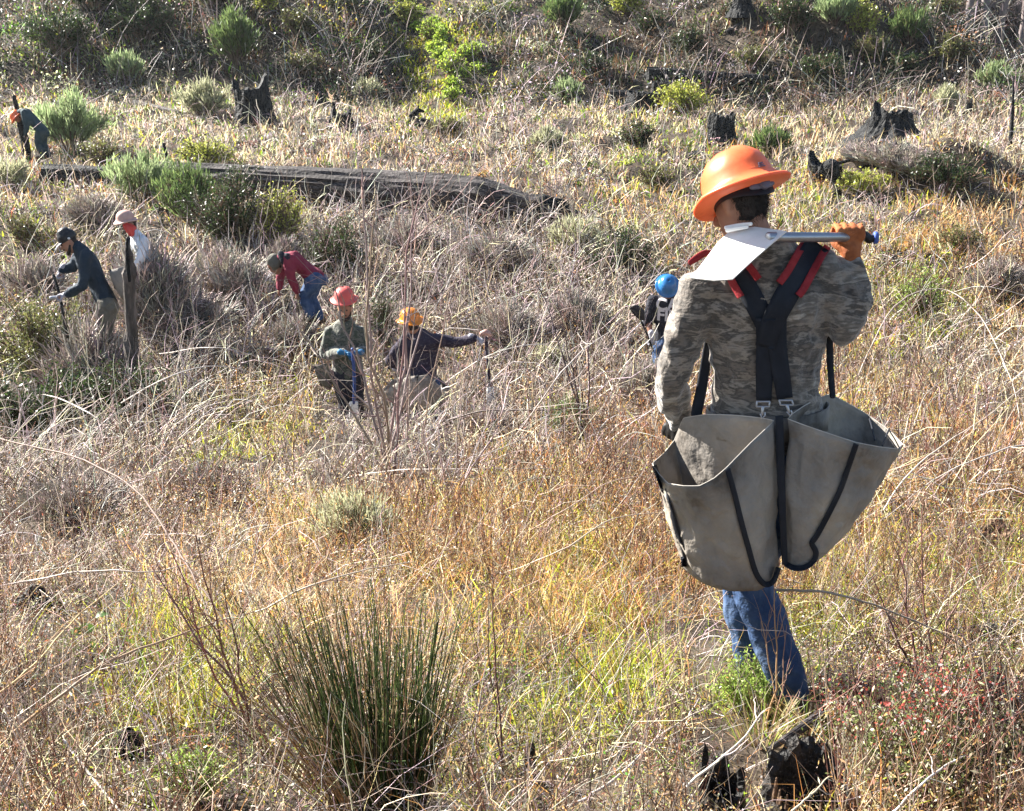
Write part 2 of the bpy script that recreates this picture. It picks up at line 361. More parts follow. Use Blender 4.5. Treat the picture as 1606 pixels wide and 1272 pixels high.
# grey tangle of fine bramble twigs
def twig_layer(acc, n, y0, y1, p, L0, L1, r0, rk, r, zones=None, K=6, hfac=1., lo=0):
    x, y, z = sample(n, y0, y1, p, r, clump=1.6, cscale=.8)
    W, H, D, u, v = zone_eval(x, y, z); Wn = W/W.sum(1, keepdims=True)
    g = Wn[:, PN.index('lilac')]+Wn[:, PN.index('pale')]+Wn[:, PN.index('brown')]*.6
    keep = (r.random(len(x)) < np.clip(g*1.6+.06+lo, 0, 1)*(1-.75*np.exp(-((u-90)/170)**2-((v-650)/60)**2)))
    keep &= ~((v < 165) & (np.abs(u-(642+.45*v)) < 36))
    x, y, z, u, v = [a[keep] for a in (x, y, z, u, v)]; N = len(x)
    L = L0+(L1-L0)*r.random(N)**1.6; lf = low_factor(u, v); L *= np.clip(lf*1.3, .3, 1)
    az = r.random(N)*2*math.pi
    lean = r.random(N)*1.1; curve = (r.random(N)*1.9)*np.where(r.random(N) < .15, -.5, 1)
    h0 = r.random(N)**2*.25*hfac*lf
    pts = blade_pts(np.stack([x, y, z+h0], 1), L, az, lean, curve, K)
    w_ = np.cumsum(r.normal(size=(N, K, 3)), 1)*(.035*L)[:, None, None]; w_[:, 0] = 0; pts += w_
    gz = hz(pts[..., 0], pts[..., 1]); pts[..., 2] = np.maximum(pts[..., 2], gz+.01)
    c = PC[[PN.index('lilac'), PN.index('pale'), PN.index('brown'), PN.index('straw')]][np.minimum(r.integers(0, 7, N)//2, 3)]
    c = c*np.where(y > 36, .45, 1.)[:, None]  # far hill twigs coloured darker to stand in for the slope's shade
    rad = np.maximum(r0, rk*y)*(.5+.9*r.random(N)); prof = np.linspace(1, .35, K)
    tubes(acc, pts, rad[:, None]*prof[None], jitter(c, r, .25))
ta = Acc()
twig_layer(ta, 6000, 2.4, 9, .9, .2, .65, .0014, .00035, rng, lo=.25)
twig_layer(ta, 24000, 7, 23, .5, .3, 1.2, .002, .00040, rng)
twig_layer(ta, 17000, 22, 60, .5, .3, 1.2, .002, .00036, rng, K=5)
tag(link('bramble_thicket', ta.mesh('bramble_thicket'), 'twig_bark'), 'grey lilac tangle of fine dead bramble twigs over the valley floor', 'brush', kind='stuff')

# upright dead weed stalks with shrivelled leaves, brown and rusty, in the foreground
def stalk_layer(ta, la, n, y0, y1, p, H0, H1, r, nleaf=14):
    x, y, z = sample(n, y0, y1, p, r, clump=1.6, cscale=1.2)
    W, H, D, u, v = zone_eval(x, y, z); Wn = W/W.sum(1, keepdims=True)
    g = Wn[:, PN.index('orange')]+Wn[:, PN.index('red')]*1.5+Wn[:, PN.index('tan')]*.5
    keep = (r.random(len(x)) < np.clip(g*2, .05, 1)) & (low_factor(u, v) > .9)
    x, y, z = x[keep], y[keep], z[keep]; N = len(x); K = 5
    L = H0+(H1-H0)*r.random(N); az = r.random(N)*6.28
    pts = blade_pts(np.stack([x, y, z], 1), L, az, np.abs(r.normal(size=N))*.12, r.random(N)*.35, K)
    pts[:, 1:] += r.normal(size=(N, K-1, 3))*.012
    colr = jitter(np.array([(.17, .09, .06), (.26, .15, .10), (.11, .055, .04), (.42, .33, .25)])[r.integers(0, 4, N)], r)
    rad = np.maximum(.0019, .00040*y)*(.6+.7*r.random(N))
    tubes(ta, pts, rad[:, None]*np.linspace(1, .5, K)[None], colr)
    # side branchlets
    M = N*4; idx = np.repeat(np.arange(N), 4); t = r.random(M)*.75+.25; f = t*(K-1); k = np.minimum(f.astype(int), K-2); f = (f-k)[:, None]
    b = pts[idx, k]*(1-f)+pts[idx, k+1]*f
    sp = blade_pts(b, .05+.14*r.random(M), r.random(M)*6.28, .3+.6*r.random(M), -.3*r.random(M), 3)
    tubes(ta, sp, (rad[idx]*.6)[:, None]*np.array([1, .8, .5])[None], colr[idx])
    M = N*nleaf; idx = np.repeat(np.arange(N), nleaf); t = r.random(M)*.85+.15; f = t*(K-1); k = np.minimum(f.astype(int), K-2); f = (f-k)[:, None]
    b = pts[idx, k]*(1-f)+pts[idx, k+1]*f+r.normal(size=(M, 3))*np.array([.035, .035, .02])
    cl = jitter(PC[[PN.index(q) for q in ('orange', 'tan', 'red', 'straw', 'brown', 'orange')]][r.integers(0, 6, M)], r, .35)
    leaves(la, b, np.maximum(.016, .0026*y[idx])*(.4+r.random(M)), cl, .32, .2, r)
sa_ = Acc(); sl_ = Acc()
stalk_layer(sa_, sl_, 4200, 2.5, 9, 1.0, .22, .58, rng, 14)
stalk_layer(sa_, sl_, 2500, 8, 20, .6, .3, .8, rng, 9)
tag(link('dead_weed_stalks', sa_.mesh('dead_weed_stalks'), 'twig_bark'), 'thin upright rusty brown weed stalks standing through the dry grass', 'weeds', kind='stuff')
tag(link('shrivelled_weed_leaves', sl_.mesh('shrivelled_weed_leaves'), 'leaf'), 'shrivelled orange and straw leaves hanging on the weed stalks', 'weeds', kind='stuff')

# rounded low scrub, tussocks and brush heaps too many to tell apart
def lump_layer(la, ta, n, y0, y1, p, R0, R1, m, r, hasp=.7, bias=None, vmax=None):
    x, y, z = sample(n, y0, y1, p, r, clump=1.2, cscale=.6)
    W, H, D, u, v = zone_eval(x, y, z)
    if bias is not None: W = W*bias
    keep = low_factor(u, v) > .9
    keep &= ~((v < 170) & (np.abs(u-(642+.45*v)) < 42))
    if vmax: keep &= v < vmax
    x, y, z, W = x[keep], y[keep], z[keep], W[keep]; cat = pick(W, r); N = len(x); Rr = R0+(R1-R0)*r.random(N)**1.6
    base = jitter(PC[cat], r, .3); idx = np.repeat(np.arange(N), m); M = N*m
    d = r.normal(size=(M, 3)); d[:, 2] = np.abs(d[:, 2]); d /= np.linalg.norm(d, axis=1, keepdims=True)
    rad = Rr[idx]*(r.random(M)**.45)*(1+.35*r.normal(size=M)*.5)
    cx = x[idx]+d[:, 0]*rad*1.3; cy = y[idx]+d[:, 1]*rad; cz = hz(cx, cy)+d[:, 2]*rad*hasp*(.5+r.random(N))[idx]
    leaves(la, np.stack([cx, cy, cz], 1), np.maximum(.012, .0021*y[idx])*(.5+r.random(M)), jitter(base[idx], r, .3), .6, .3, r)
    k = 9; idx = np.repeat(np.arange(N), k); M = N*k
    b = np.stack([x[idx], y[idx], z[idx]], 1)+r.normal(size=(M, 3))*(.25*Rr[idx])[:, None]*np.array([1, 1, .1])
    pts = blade_pts(b, Rr[idx]*(.6+.8*r.random(M)), r.random(M)*6.28, r.random(M)*1.2, r.random(M)*.8, 4)
    tubes(ta, pts, (np.maximum(.0016, .00028*y[idx]))[:, None]*np.linspace(1, .5, 4)[None], jitter(PC[[PN.index('lilac'), PN.index('brown'), PN.index('pale')]][r.integers(0, 3, M)], r))
lb_ = Acc(); lt_ = Acc()
hb = np.array([.6, .4, .4, 1, .8, .6, .7, 1.6, 3, 1.8])
lump_layer(lb_, lt_, 950, 37, 72, .5, .35, 1.7, 150, rng, .85, hb)
lump_layer(lb_, lt_, 650, 21, 38, .4, .12, .5, 70, rng, .8)
lump_layer(lb_, lt_, 550, 8, 21, .5, .1, .45, 90, rng, .8)
lump_layer(lb_, lt_, 520, 37, 64, .5, .6, 2.0, 170, rng, .8, wt(dark=3, brown=1.5, green=.7, lilac=.3))
lump_layer(lb_, lt_, 420, 2.8, 8, .9, .06, .26, 130, rng, .9, wt(tan=.6, straw=.6, orange=1, red=1.3, ygreen=2, green=3, dark=2, brown=1, pale=1, lilac=.6))
tag(link('low_scrub', lb_.mesh('low_scrub'), 'leaf'), 'rounded low scrub and tussocks scattered over the hill and valley', 'scrub', kind='stuff')
tag(link('scrub_twigs', lt_.mesh('scrub_twigs'), 'twig_bark'), 'bare twigs poking out of the low scrub', 'scrub', kind='stuff')
# ------------------------------------------------------------- solid building helpers
def cr_interp(vals, sub):
    """Catmull-Rom through a list of arrays"""
    a = [np.asarray(v, float) for v in vals]; out = []
    for i in range(len(a)-1):
        p0 = a[max(i-1, 0)]; p1 = a[i]; p2 = a[i+1]; p3 = a[min(i+2, len(a)-1)]
        for k in range(sub):
            t = k/sub
            out.append(.5*((2*p1)+(-p0+p2)*t+(2*p0-5*p1+4*p2-p3)*t*t+(-p0+3*p1-3*p2+p3)*t**3))
    out.append(a[-1]); return out
def rings_to_bm(bm, rings, close=True, caps=True):
    vs = [[bm.verts.new(p) for p in r] for r in rings]; n = len(vs[0])
    for a, b in zip(vs[:-1], vs[1:]):
        for i in range(n if close else n-1):
            j = (i+1) % n; bm.faces.new((a[i], a[j], b[j], b[i]))
    if caps:
        for r, rev in ((vs[0], True), (vs[-1], False)):
            c = bm.verts.new(sum((v.co for v in r), Vector())/n)
            for i in range(n):
                j = (i+1) % n; bm.faces.new((r[j], r[i], c) if rev else (r[i], r[j], c))
    return vs
def loft(bm, secs, n=18, sub=4, round_ends=(1, 1)):
    """secs: (centre, A, B) -> closed smooth solid of elliptic sections"""
    S = cr_interp([np.concatenate([np.array(c), np.array(a), np.array(b)]) for c, a, b in secs], sub)
    S = [(s[:3], s[3:6], s[6:]) for s in S]
    def cap(c, a, b, d, amt):
        r = (np.linalg.norm(a)+np.linalg.norm(b))/2*amt
        return [(c+d*r*math.sin(t), a*math.cos(t), b*math.cos(t)) for t in (.5, .95, 1.3, 1.5)]
    d0 = S[0][0]-S[1][0]; d0 = d0/(np.linalg.norm(d0)+1e-9); d1 = S[-1][0]-S[-2][0]; d1 = d1/(np.linalg.norm(d1)+1e-9)
    S = cap(*S[0], d0, round_ends[0])[::-1]+S+cap(*S[-1], d1, round_ends[1])
    th = np.arange(n)*2*math.pi/n
    rings_to_bm(bm, [[Vector(c+a*math.cos(t)+b*math.sin(t)) for t in th] for c, a, b in S])
def limb(bm, pts, rads, n=14, sub=4, round_ends=(1, 1), flat=1., ref=None):
    pts = [Vector(p) for p in pts]; secs = []
    for i, (p, r) in enumerate(zip(pts, rads)):
        t = (pts[min(i+1, len(pts)-1)]-pts[max(i-1, 0)]).normalized()
        rf = Vector(ref) if ref is not None else (Vector((0, 1, 0)) if abs(t.y) < .8 else Vector((1, 0, 0)))
        a = t.cross(rf).normalized(); b = a.cross(t).normalized()
        secs.append((p, a*r, b*r*flat))
    loft(bm, secs, n, sub, round_ends)
def fuse(bm, voxel, smooth=4, name='solid'):
    bmesh.ops.recalc_face_normals(bm, faces=bm.faces)
    me = bpy.data.meshes.new(name); bm.to_mesh(me); bm.free()
    o = bpy.data.objects.new('tmp', me); C.objects.link(o)
    m = o.modifiers.new('r', 'REMESH'); m.mode = 'VOXEL'; m.voxel_size = voxel
    if smooth:
        s = o.modifiers.new('s', 'SMOOTH'); s.factor = .5; s.iterations = smooth
    dg = bpy.context.evaluated_depsgraph_get(); out = bpy.data.meshes.new_from_object(o.evaluated_get(dg))
    bpy.data.objects.remove(o); bpy.data.meshes.remove(me); out.name = name; return out
def bm_mesh(bm, name, recalc=True):
    if recalc: bmesh.ops.recalc_face_normals(bm, faces=bm.faces)
    me = bpy.data.meshes.new(name); bm.to_mesh(me); bm.free(); return me
def displace(me, fn):
    nv = [v.normal.copy() for v in me.vertices]
    for v, n in zip(me.vertices, nv): v.co += n*fn(v.co)
    me.update()
def N3(p, s=1.): return mnoise.noise(Vector(p)*s)
def bvh_of(*mes):
    V = []; Fc = []
    for me in mes:
        k = len(V); V += [v.co.copy() for v in me.vertices]; Fc += [[k+i for i in p.vertices] for p in me.polygons]
    return BVHTree.FromPolygons(V, Fc)
def on_surface(bv, u, v, off, ydef):
    d = P(u, v, 1.).normalized(); h = bv.ray_cast(Vector((0, 0, 0)), d)
    if h[0] is None: return P(u, v, ydef)
    return h[0]-d*off
def band(bv, line, off=.006, thick=.003, ydef=4., steps=8, cross=3, smooth=3):
    """a strap lying on a surface: line = [(u, v, width px)], rays from where it is seen"""
    L = cr_interp([np.array(p, float) for p in line], steps); rows = []
    for i, q in enumerate(L):
        t = L[min(i+1, len(L)-1)]-L[max(i-1, 0)]; n = np.array([-t[1], t[0]]); n /= np.linalg.norm(n)+1e-9
        rows.append([on_surface(bv, q[0]+n[0]*q[2]*k, q[1]+n[1]*q[2]*k, off, ydef) for k in np.linspace(-.5, .5, cross)])
    for _ in range(smooth):
        rows = [[(rows[max(i-1, 0)][j]+rows[i][j]*2+rows[min(i+1, len(rows)-1)][j])/4 if 0 < i < len(rows)-1 else rows[i][j]
                 for j in range(cross)] for i in range(len(rows))]
    bm = bmesh.new()
    def back(p): return p+p.normalized()*thick
    rings = [[r[j] for j in range(cross)]+[back(r[j]) for j in reversed(range(cross))] for r in rows]
    rings_to_bm(bm, rings); return bm
def tube_bm(bm, pts, r, n=8, sub=1): limb(bm, pts, [r]*len(pts) if not isinstance(r, (list, tuple)) else r, n=n, sub=sub, round_ends=(.4, .4))
def frame(f, up):
    f = Vector(f).normalized(); s = f.cross(Vector(up)).normalized(); u = s.cross(f); return s, f, u   # right, forward, up

# ------------------------------------------------------------- people materials
noisy('skin', [(.30, .14, .09), (.45, .24, .16)], (9, 9, 9), 4, .55, .2, 90, spec=.4, bdist=.002)
noisy('skin_dark', [(.22, .10, .065), (.34, .17, .11)], (9, 9, 9), 4, .55, .2, 90, spec=.4, bdist=.002)
noisy('hair', [(.012, .009, .008), (.035, .025, .02)], (30, 30, 120), 3, .6, .8, 160, bdist=.003)
def camo(name, cols, sc=(7, 7, 17)):
    m = noisy(name, cols, sc, 9, .85, .9, 13, pos=[.30, .40, .47, .53, .60, .70][:len(cols)], distort=.3, bdist=.035, sheen=.45, spec=.45)
    m.node_tree.nodes['Color Ramp'].color_ramp.interpolation = 'EASE'
camo('camo_shirt', [(.03, .024, .02), (.15, .122, .098), (.06, .05, .04), (.25, .21, .17), (.11, .092, .074), (.42, .37, .31)], (6, 6, 19))
camo('camo_jacket', [(.02, .025, .018), (.09, .10, .07), (.03, .04, .03), (.15, .145, .115), (.05, .065, .04)], (9, 9, 12))
noisy('denim', [(.012, .028, .075), (.03, .065, .15), (.11, .16, .26)], (8, 8, 5), 8, .85, .9, 16, bdist=.03)
noisy('dark_cloth', [(.012, .012, .018), (.03, .03, .04)], (6, 6, 6), 4, .85, .9, 9, bdist=.06)
noisy('purple_cloth', [(.022, .018, .032), (.05, .04, .06)], (6, 6, 6), 4, .85, .9, 9, bdist=.06)
noisy('navy_cloth', [(.01, .02, .035), (.022, .04, .06)], (6, 6, 6), 4, .8, .9, 9, bdist=.06)
noisy('teal_cloth', [(.02, .04, .05), (.05, .08, .095)], (6, 6, 6), 4, .8, .9, 9, bdist=.06)
noisy('maroon_cloth', [(.16, .015, .035), (.26, .03, .06)], (6, 6, 6), 4, .8, .9, 9, bdist=.06)
noisy('white_cloth', [(.55, .60, .68), (.75, .78, .82)], (6, 6, 6), 4, .8, .9, 9, bdist=.06)
noisy('khaki_cloth', [(.09, .085, .07), (.17, .16, .13)], (6, 6, 6), 4, .85, .9, 9, bdist=.06)
noisy('canvas', [(.07, .058, .047), (.20, .18, .158), (.27, .24, .205), (.38, .33, .26)], (4, 4, 3), 12, .75, .9, 12, bdist=.03, spec=.35, pos=[.28, .42, .55, .72])
noisy('webbing', [(.006, .008, .013), (.014, .017, .026)], (20, 20, 20), 3, .7, .4, 200, bdist=.002)
noisy('red_felt', [(.22, .015, .02), (.36, .04, .045)], (30, 30, 30), 4, .95, .6, 150, bdist=.003)
noisy('orange_plastic', [(.70, .13, .05), (.98, .20, .07), (1., .24, .09)], (7, 7, 7), 9, .38, .15, 60, spec=.5, trans=.28, pos=[.28, .42, .6], bdist=.002)
noisy('yellow_plastic', [(.85, .26, .02), (.95, .33, .04)], (2, 2, 2), 2, .3, 0, spec=.5, trans=.2)
noisy('pink_plastic', [(.60, .09, .08), (.72, .13, .11)], (4, 4, 4), 3, .5, 0, spec=.4, trans=.1)
noisy('tan_plastic', [(.40, .22, .18), (.58, .38, .32)], (8, 8, 8), 4, .6, 0, spec=.4)
noisy('blue_plastic', [(.02, .13, .33), (.03, .17, .42)], (3, 3, 3), 2, .22, 0, spec=.6)
noisy('red_bandana', [(.62, .06, .05), (.8, .12, .1)], (12, 12, 12), 3, .8, .3, 40, trans=.2)
noisy('leather_glove', [(.20, .055, .02), (.36, .11, .035), (.48, .18, .06)], (18, 18, 18), 6, .75, .9, 45, bdist=.008)
noisy('black_glove', [(.01, .01, .01), (.03, .028, .026)], (14, 14, 14), 4, .6, .5, 60, bdist=.004)
noisy('blue_glove', [(.01, .10, .22), (.02, .16, .32)], (14, 14, 14), 4, .6, .5, 60, bdist=.004)
noisy('grey_glove', [(.25, .24, .28), (.45, .44, .48)], (14, 14, 14), 4, .6, .5, 60, bdist=.004)
noisy('steel', [(.38, .30, .22), (.74, .73, .70), (.88, .88, .86)], (9, 9, 9), 8, .33, .3, 20, metal=.1, spec=.6, bdist=.004, pos=[.2, .36, .7])  # near-white base stands in for sun and sky reflected by the steel
noisy('aluminium', [(.30, .31, .34), (.45, .46, .49)], (10, 10, 10), 5, .35, .1, 60, metal=.8, bdist=.001)
noisy('black_plastic', [(.01, .01, .012), (.03, .03, .035)], (9, 9, 9), 3, .45, 0)
noisy('blue_tape', [(.05, .10, .35), (.10, .16, .5)], (9, 9, 9), 3, .5, 0)
noisy('grey_plastic', [(.10, .09, .13), (.18, .17, .22)], (9, 9, 9), 3, .4, 0)
noisy('white_print', [(.5, .46, .46), (.75, .72, .72)], (60, 60, 60), 3, .7, 0)
noisy('boot_leather', [(.04, .025, .018), (.09, .06, .04)], (9, 9, 9), 4, .7, .4, 40)
noisy('eye_white', [(.6, .58, .55), (.7, .68, .65)], (9, 9, 9), 2, .3, 0)

# ------------------------------------------------------------- body pieces
def add_head(bm, c, f, up, k=1., grow=0., parts='all'):
    """head solid centred between the ears; grow inflates it"""
    s, f, u = frame(f, up); c = Vector(c)
    H = [(-.118, .030, .075, .000), (-.100, .045, .088, -.030), (-.07, .060, .090, -.060), (-.035, .068, .092, -.082), (0, .074, .093, -.094),
         (.035, .077, .094, -.099), (.07, .074, .088, -.096), (.098, .060, .068, -.078), (.115, .035, .035, -.045)]
    secs = []
    for z, hw, yf, yb in H:
        hw += grow; yf += grow; yb -= grow
        secs.append((c+u*z*k+f*(yf+yb)/2*k, s*hw*k, f*(yf-yb)/2*k))
    loft(bm, secs, 20, 2, (.35, .35))
    if parts == 'all':
        limb(bm, [c+(f*.088+u*.030)*k, c+(f*.105+u*.0)*k, c+(f*.118-u*.024)*k], [.008*k, .011*k, .015*k])          # nose
        limb(bm, [c+(f*.092-u*.058-s*.02)*k, c+(f*.097-u*.058)*k, c+(f*.092-u*.058+s*.02)*k], [.006*k, .009*k, .006*k])   # lips
        limb(bm, [c+(f*.088+u*.042-s*.045)*k, c+(f*.095+u*.045)*k, c+(f*.088+u*.042+s*.045)*k], [.008*k]*3)           # brow
        for q in (-1, 1):
            limb(bm, [c+(s*q*.077+u*.028-f*.012)*k, c+(s*q*.085+u*.005-f*.018)*k, c+(s*q*.077-u*.03-f*.008)*k], [.015*k, .021*k, .012*k], flat=.55, ref=s)
def add_eyes(root, c, f, up, k=1.):
    s, f, u = frame(f, up); c = Vector(c)
    for q in (-1, 1):
        bm = bmesh.new(); bmesh.ops.create_icosphere(bm, subdivisions=2, radius=.012*k, matrix=Matrix.Translation(c+(s*q*.032+f*.086+u*.020)*k))
        bmesh.ops.create_icosphere(bm, subdivisions=1, radius=.007*k, matrix=Matrix.Translation(c+(s*q*.032+f*.094+u*.020)*k))
        link('eye', bm_mesh(bm, 'eye'), 'hair', root, True)
def add_hand(bm, w, d, n, k=1., curl=.5, grow=0., right=True, spread=.0):
    """palm and five fingers. w wrist, d wrist->knuckles, n the way the palm faces"""
    d = Vector(d).normalized(); n = Vector(n); n = (n-d*n.dot(d)).normalized(); t = d.cross(n)*(1 if right else -1)   # thumb side
    w = Vector(w); L = .092*k
    loft(bm, [(w-d*.015*k, t*(.027*k+grow), n*(.020*k+grow)), (w+d*.03*k, t*(.035*k+grow), n*(.015*k+grow)), (w+d*L*.95, t*(.040*k+grow), n*(.011*k+grow))], 14, 3, (.5, .4))
    for i, (off, ln) in enumerate(((.032, .078), (.011, .088), (-.011, .082), (-.032, .064))):
        p = w+d*L*.97+t*off*k*1.12-n*.004*k; pts = [p-d*.03*k, p]; a = 0
        for j, seg in enumerate((.42, .32, .26)):
            a += curl*(1.15, 1.25, .8)[j]*(1+.06*i); dd = d*math.cos(a)+n*math.sin(a)+t*spread*(off/.03)*.15
            p = p+dd*ln*seg*k; pts.append(p)
        limb(bm, pts, [(.0098*k+grow)*q for q in (1, 1, .97, .9, .78)], n=10, sub=2)
    p = w+d*.022*k+t*.028*k; pts = [p-t*.01*k]; a = .0
    for j, seg in enumerate((.034, .032, .026)):
        a += curl*.75; dd = (t*.72*math.cos(a)+d*.7+n*(.2+math.sin(a)*.9)).normalized(); p = p+dd*seg*k; pts.append(p)
    limb(bm, pts, [(.014*k+grow), (.0125*k+grow), (.011*k+grow), (.009*k+grow)], n=10, sub=2)
def torso_secs(J, g=0., hem=None):
    k = J['k']; bw, ba = J.get('build', (1, 1)); sh = (J['shR']-J['shL']).normalized(); hp = (J['hipR']-J['hipL']).normalized()
    up = (J['neck']-J['pelvis']).normalized()
    def mk(c, s, wd, dp):
        s = (s-up*s.dot(up)).normalized(); b = up.cross(s).normalized(); return (c, s*(wd*k*bw+g), b*(dp*k+g))
    c = J['chest']; p = J['pelvis']; ms = (J['shR']+J['shL'])/2
    mid = p.lerp(c, .5); sm = (sh+hp).normalized()
    return [mk(p-up*.03*k, hp, .150, .105), mk(p+up*.06*k, hp, .158, .110), mk(mid, sm, .148, .100), mk(c, sh, .172, .115),
            mk(c.lerp(ms, .55), sh, .182, .115), mk(ms-up*.0*k, sh, .165, .088), mk(ms.lerp(J['neck'], .45)+up*.025*k, sh, .105, .075)]
def arm(bm, a, b, c, k, g=0., cuff=None):
    a, b, c = Vector(a), Vector(b), Vector(c)
    limb(bm, [a, a.lerp(b, .35), b, b.lerp(c, .3), c if cuff is None else b.lerp(c, cuff)],
         [.054*k+g, .052*k+g, .043*k+g, .043*k+g, .029*k+g+(0 if cuff is None else .004)], n=16, sub=4)
def leg(bm, a, b, c, k, g=0.):
    a, b, c = Vector(a), Vector(b), Vector(c)
    limb(bm, [a, a.lerp(b, .4), b, b.lerp(c, .35), c], [.092*k+g, .080*k+g, .056*k+g, .056*k+g, .038*k+g*1.2], n=16, sub=4)
def add_foot(bm, a, d, k, g=0.):
    a = Vector(a); d = Vector(d).normalized(); z = Vector((0, 0, 1))
    limb(bm, [a+z*.03*k, a-z*.02*k-d*.01*k], [.042*k+g, .045*k+g])
    limb(bm, [a-z*.045*k-d*.05*k, a-z*.042*k+d*.06*k, a-z*.052*k+d*.16*k], [.040*k+g, .042*k+g, .032*k+g], flat=.9)
def hard_hat(root, c, axis, fwd, mat, k=1., detail=False, name='hard_hat'):
    axis = Vector(axis).normalized(); f = Vector(fwd); f = (f-axis*f.dot(axis)).normalized(); s = f.cross(axis); c = Vector(c)
    n = 48 if detail else 24; th = np.arange(n)*2*math.pi/n
    prof = [(.160, -.012), (.163, -.006), (.158, .001), (.140, .004), (.122, .010), (.114, .024), (.110, .055), (.098, .090), (.074, .118), (.040, .134), (.012, .138)]
    outer = prof; inner = [(r-.003, z-.003) for r, z in prof[::-1]]; inner[-1] = (.159, -.014)
    bm = bmesh.new(); rings = []
    for r, z in outer+inner:
        ring = []
        for t in th:
            el = 1.0+.12*abs(math.sin(t))**2*(1 if r < .13 else .55)       # longer front to back
            rr = r*el; zz = z
            if detail and .03 < r < .12:
                rg = math.exp(-((abs(math.cos(t))*r-.0)/.010)**2)*.006+math.exp(-((abs(math.cos(t))*r-.045)/.008)**2)*.004; zz += rg*(1 if z > .03 else .2)
            if r > .13: zz += -.012*abs(math.sin(t))+.004*math.cos(2*t)      # brim dips front and back
            ring.append(c+(s*math.cos(t)*rr+f*math.sin(t)*rr+axis*zz)*k)
        rings.append(ring)
    rings_to_bm(bm, rings, caps=True)
    o = link(name, bm_mesh(bm, name), mat, root, True)
    if detail:
        bm = bmesh.new(); rings = []                                      # headband inside, low at the back
        for dz in (-.030, .004):
            rings.append([c+(s*math.cos(t)*.094+f*math.sin(t)*.108+axis*(dz-(.035 if math.sin(t) < 0 else 0)*abs(math.sin(t))**2))*k for t in th])
        rings2 = [[p+(c-p).normalized()*.003 for p in r] for r in rings[::-1]]
        rings_to_bm(bm, rings+rings2+[rings[0]], caps=False)
        link('headband', bm_mesh(bm, 'headband'), 'black_plastic', o, True)
        q = c-f*.112*k-axis*.030*k
        bm = bmesh.new(); loft(bm, [(q+f*.008, s*.020, axis*.020), (q-f*.010, s*.018, axis*.018)], 24, 1, (.2, .2))
        loft(bm, [(q+f*.018+s*.0, s*.05, axis*.016), (q+f*.006, s*.05, axis*.014)], 24, 1, (.2, .2))
        link('ratchet_knob', bm_mesh(bm, 'ratchet_knob'), 'grey_plastic', o, True)
        bm = bmesh.new(); q = c-f*.1305*k+axis*.028*k+s*.0*k
        for i in range(3): bmesh.ops.create_cube(bm, size=1, matrix=Matrix.Translation(q+axis*(.006*i-.006))@Matrix((s, f, axis)).transposed().to_4x4()@Matrix.Diagonal((.026-.004*i, .006, .0028, 1)))
        link('sticker', bm_mesh(bm, 'sticker'), 'grey_plastic', o)
    return o

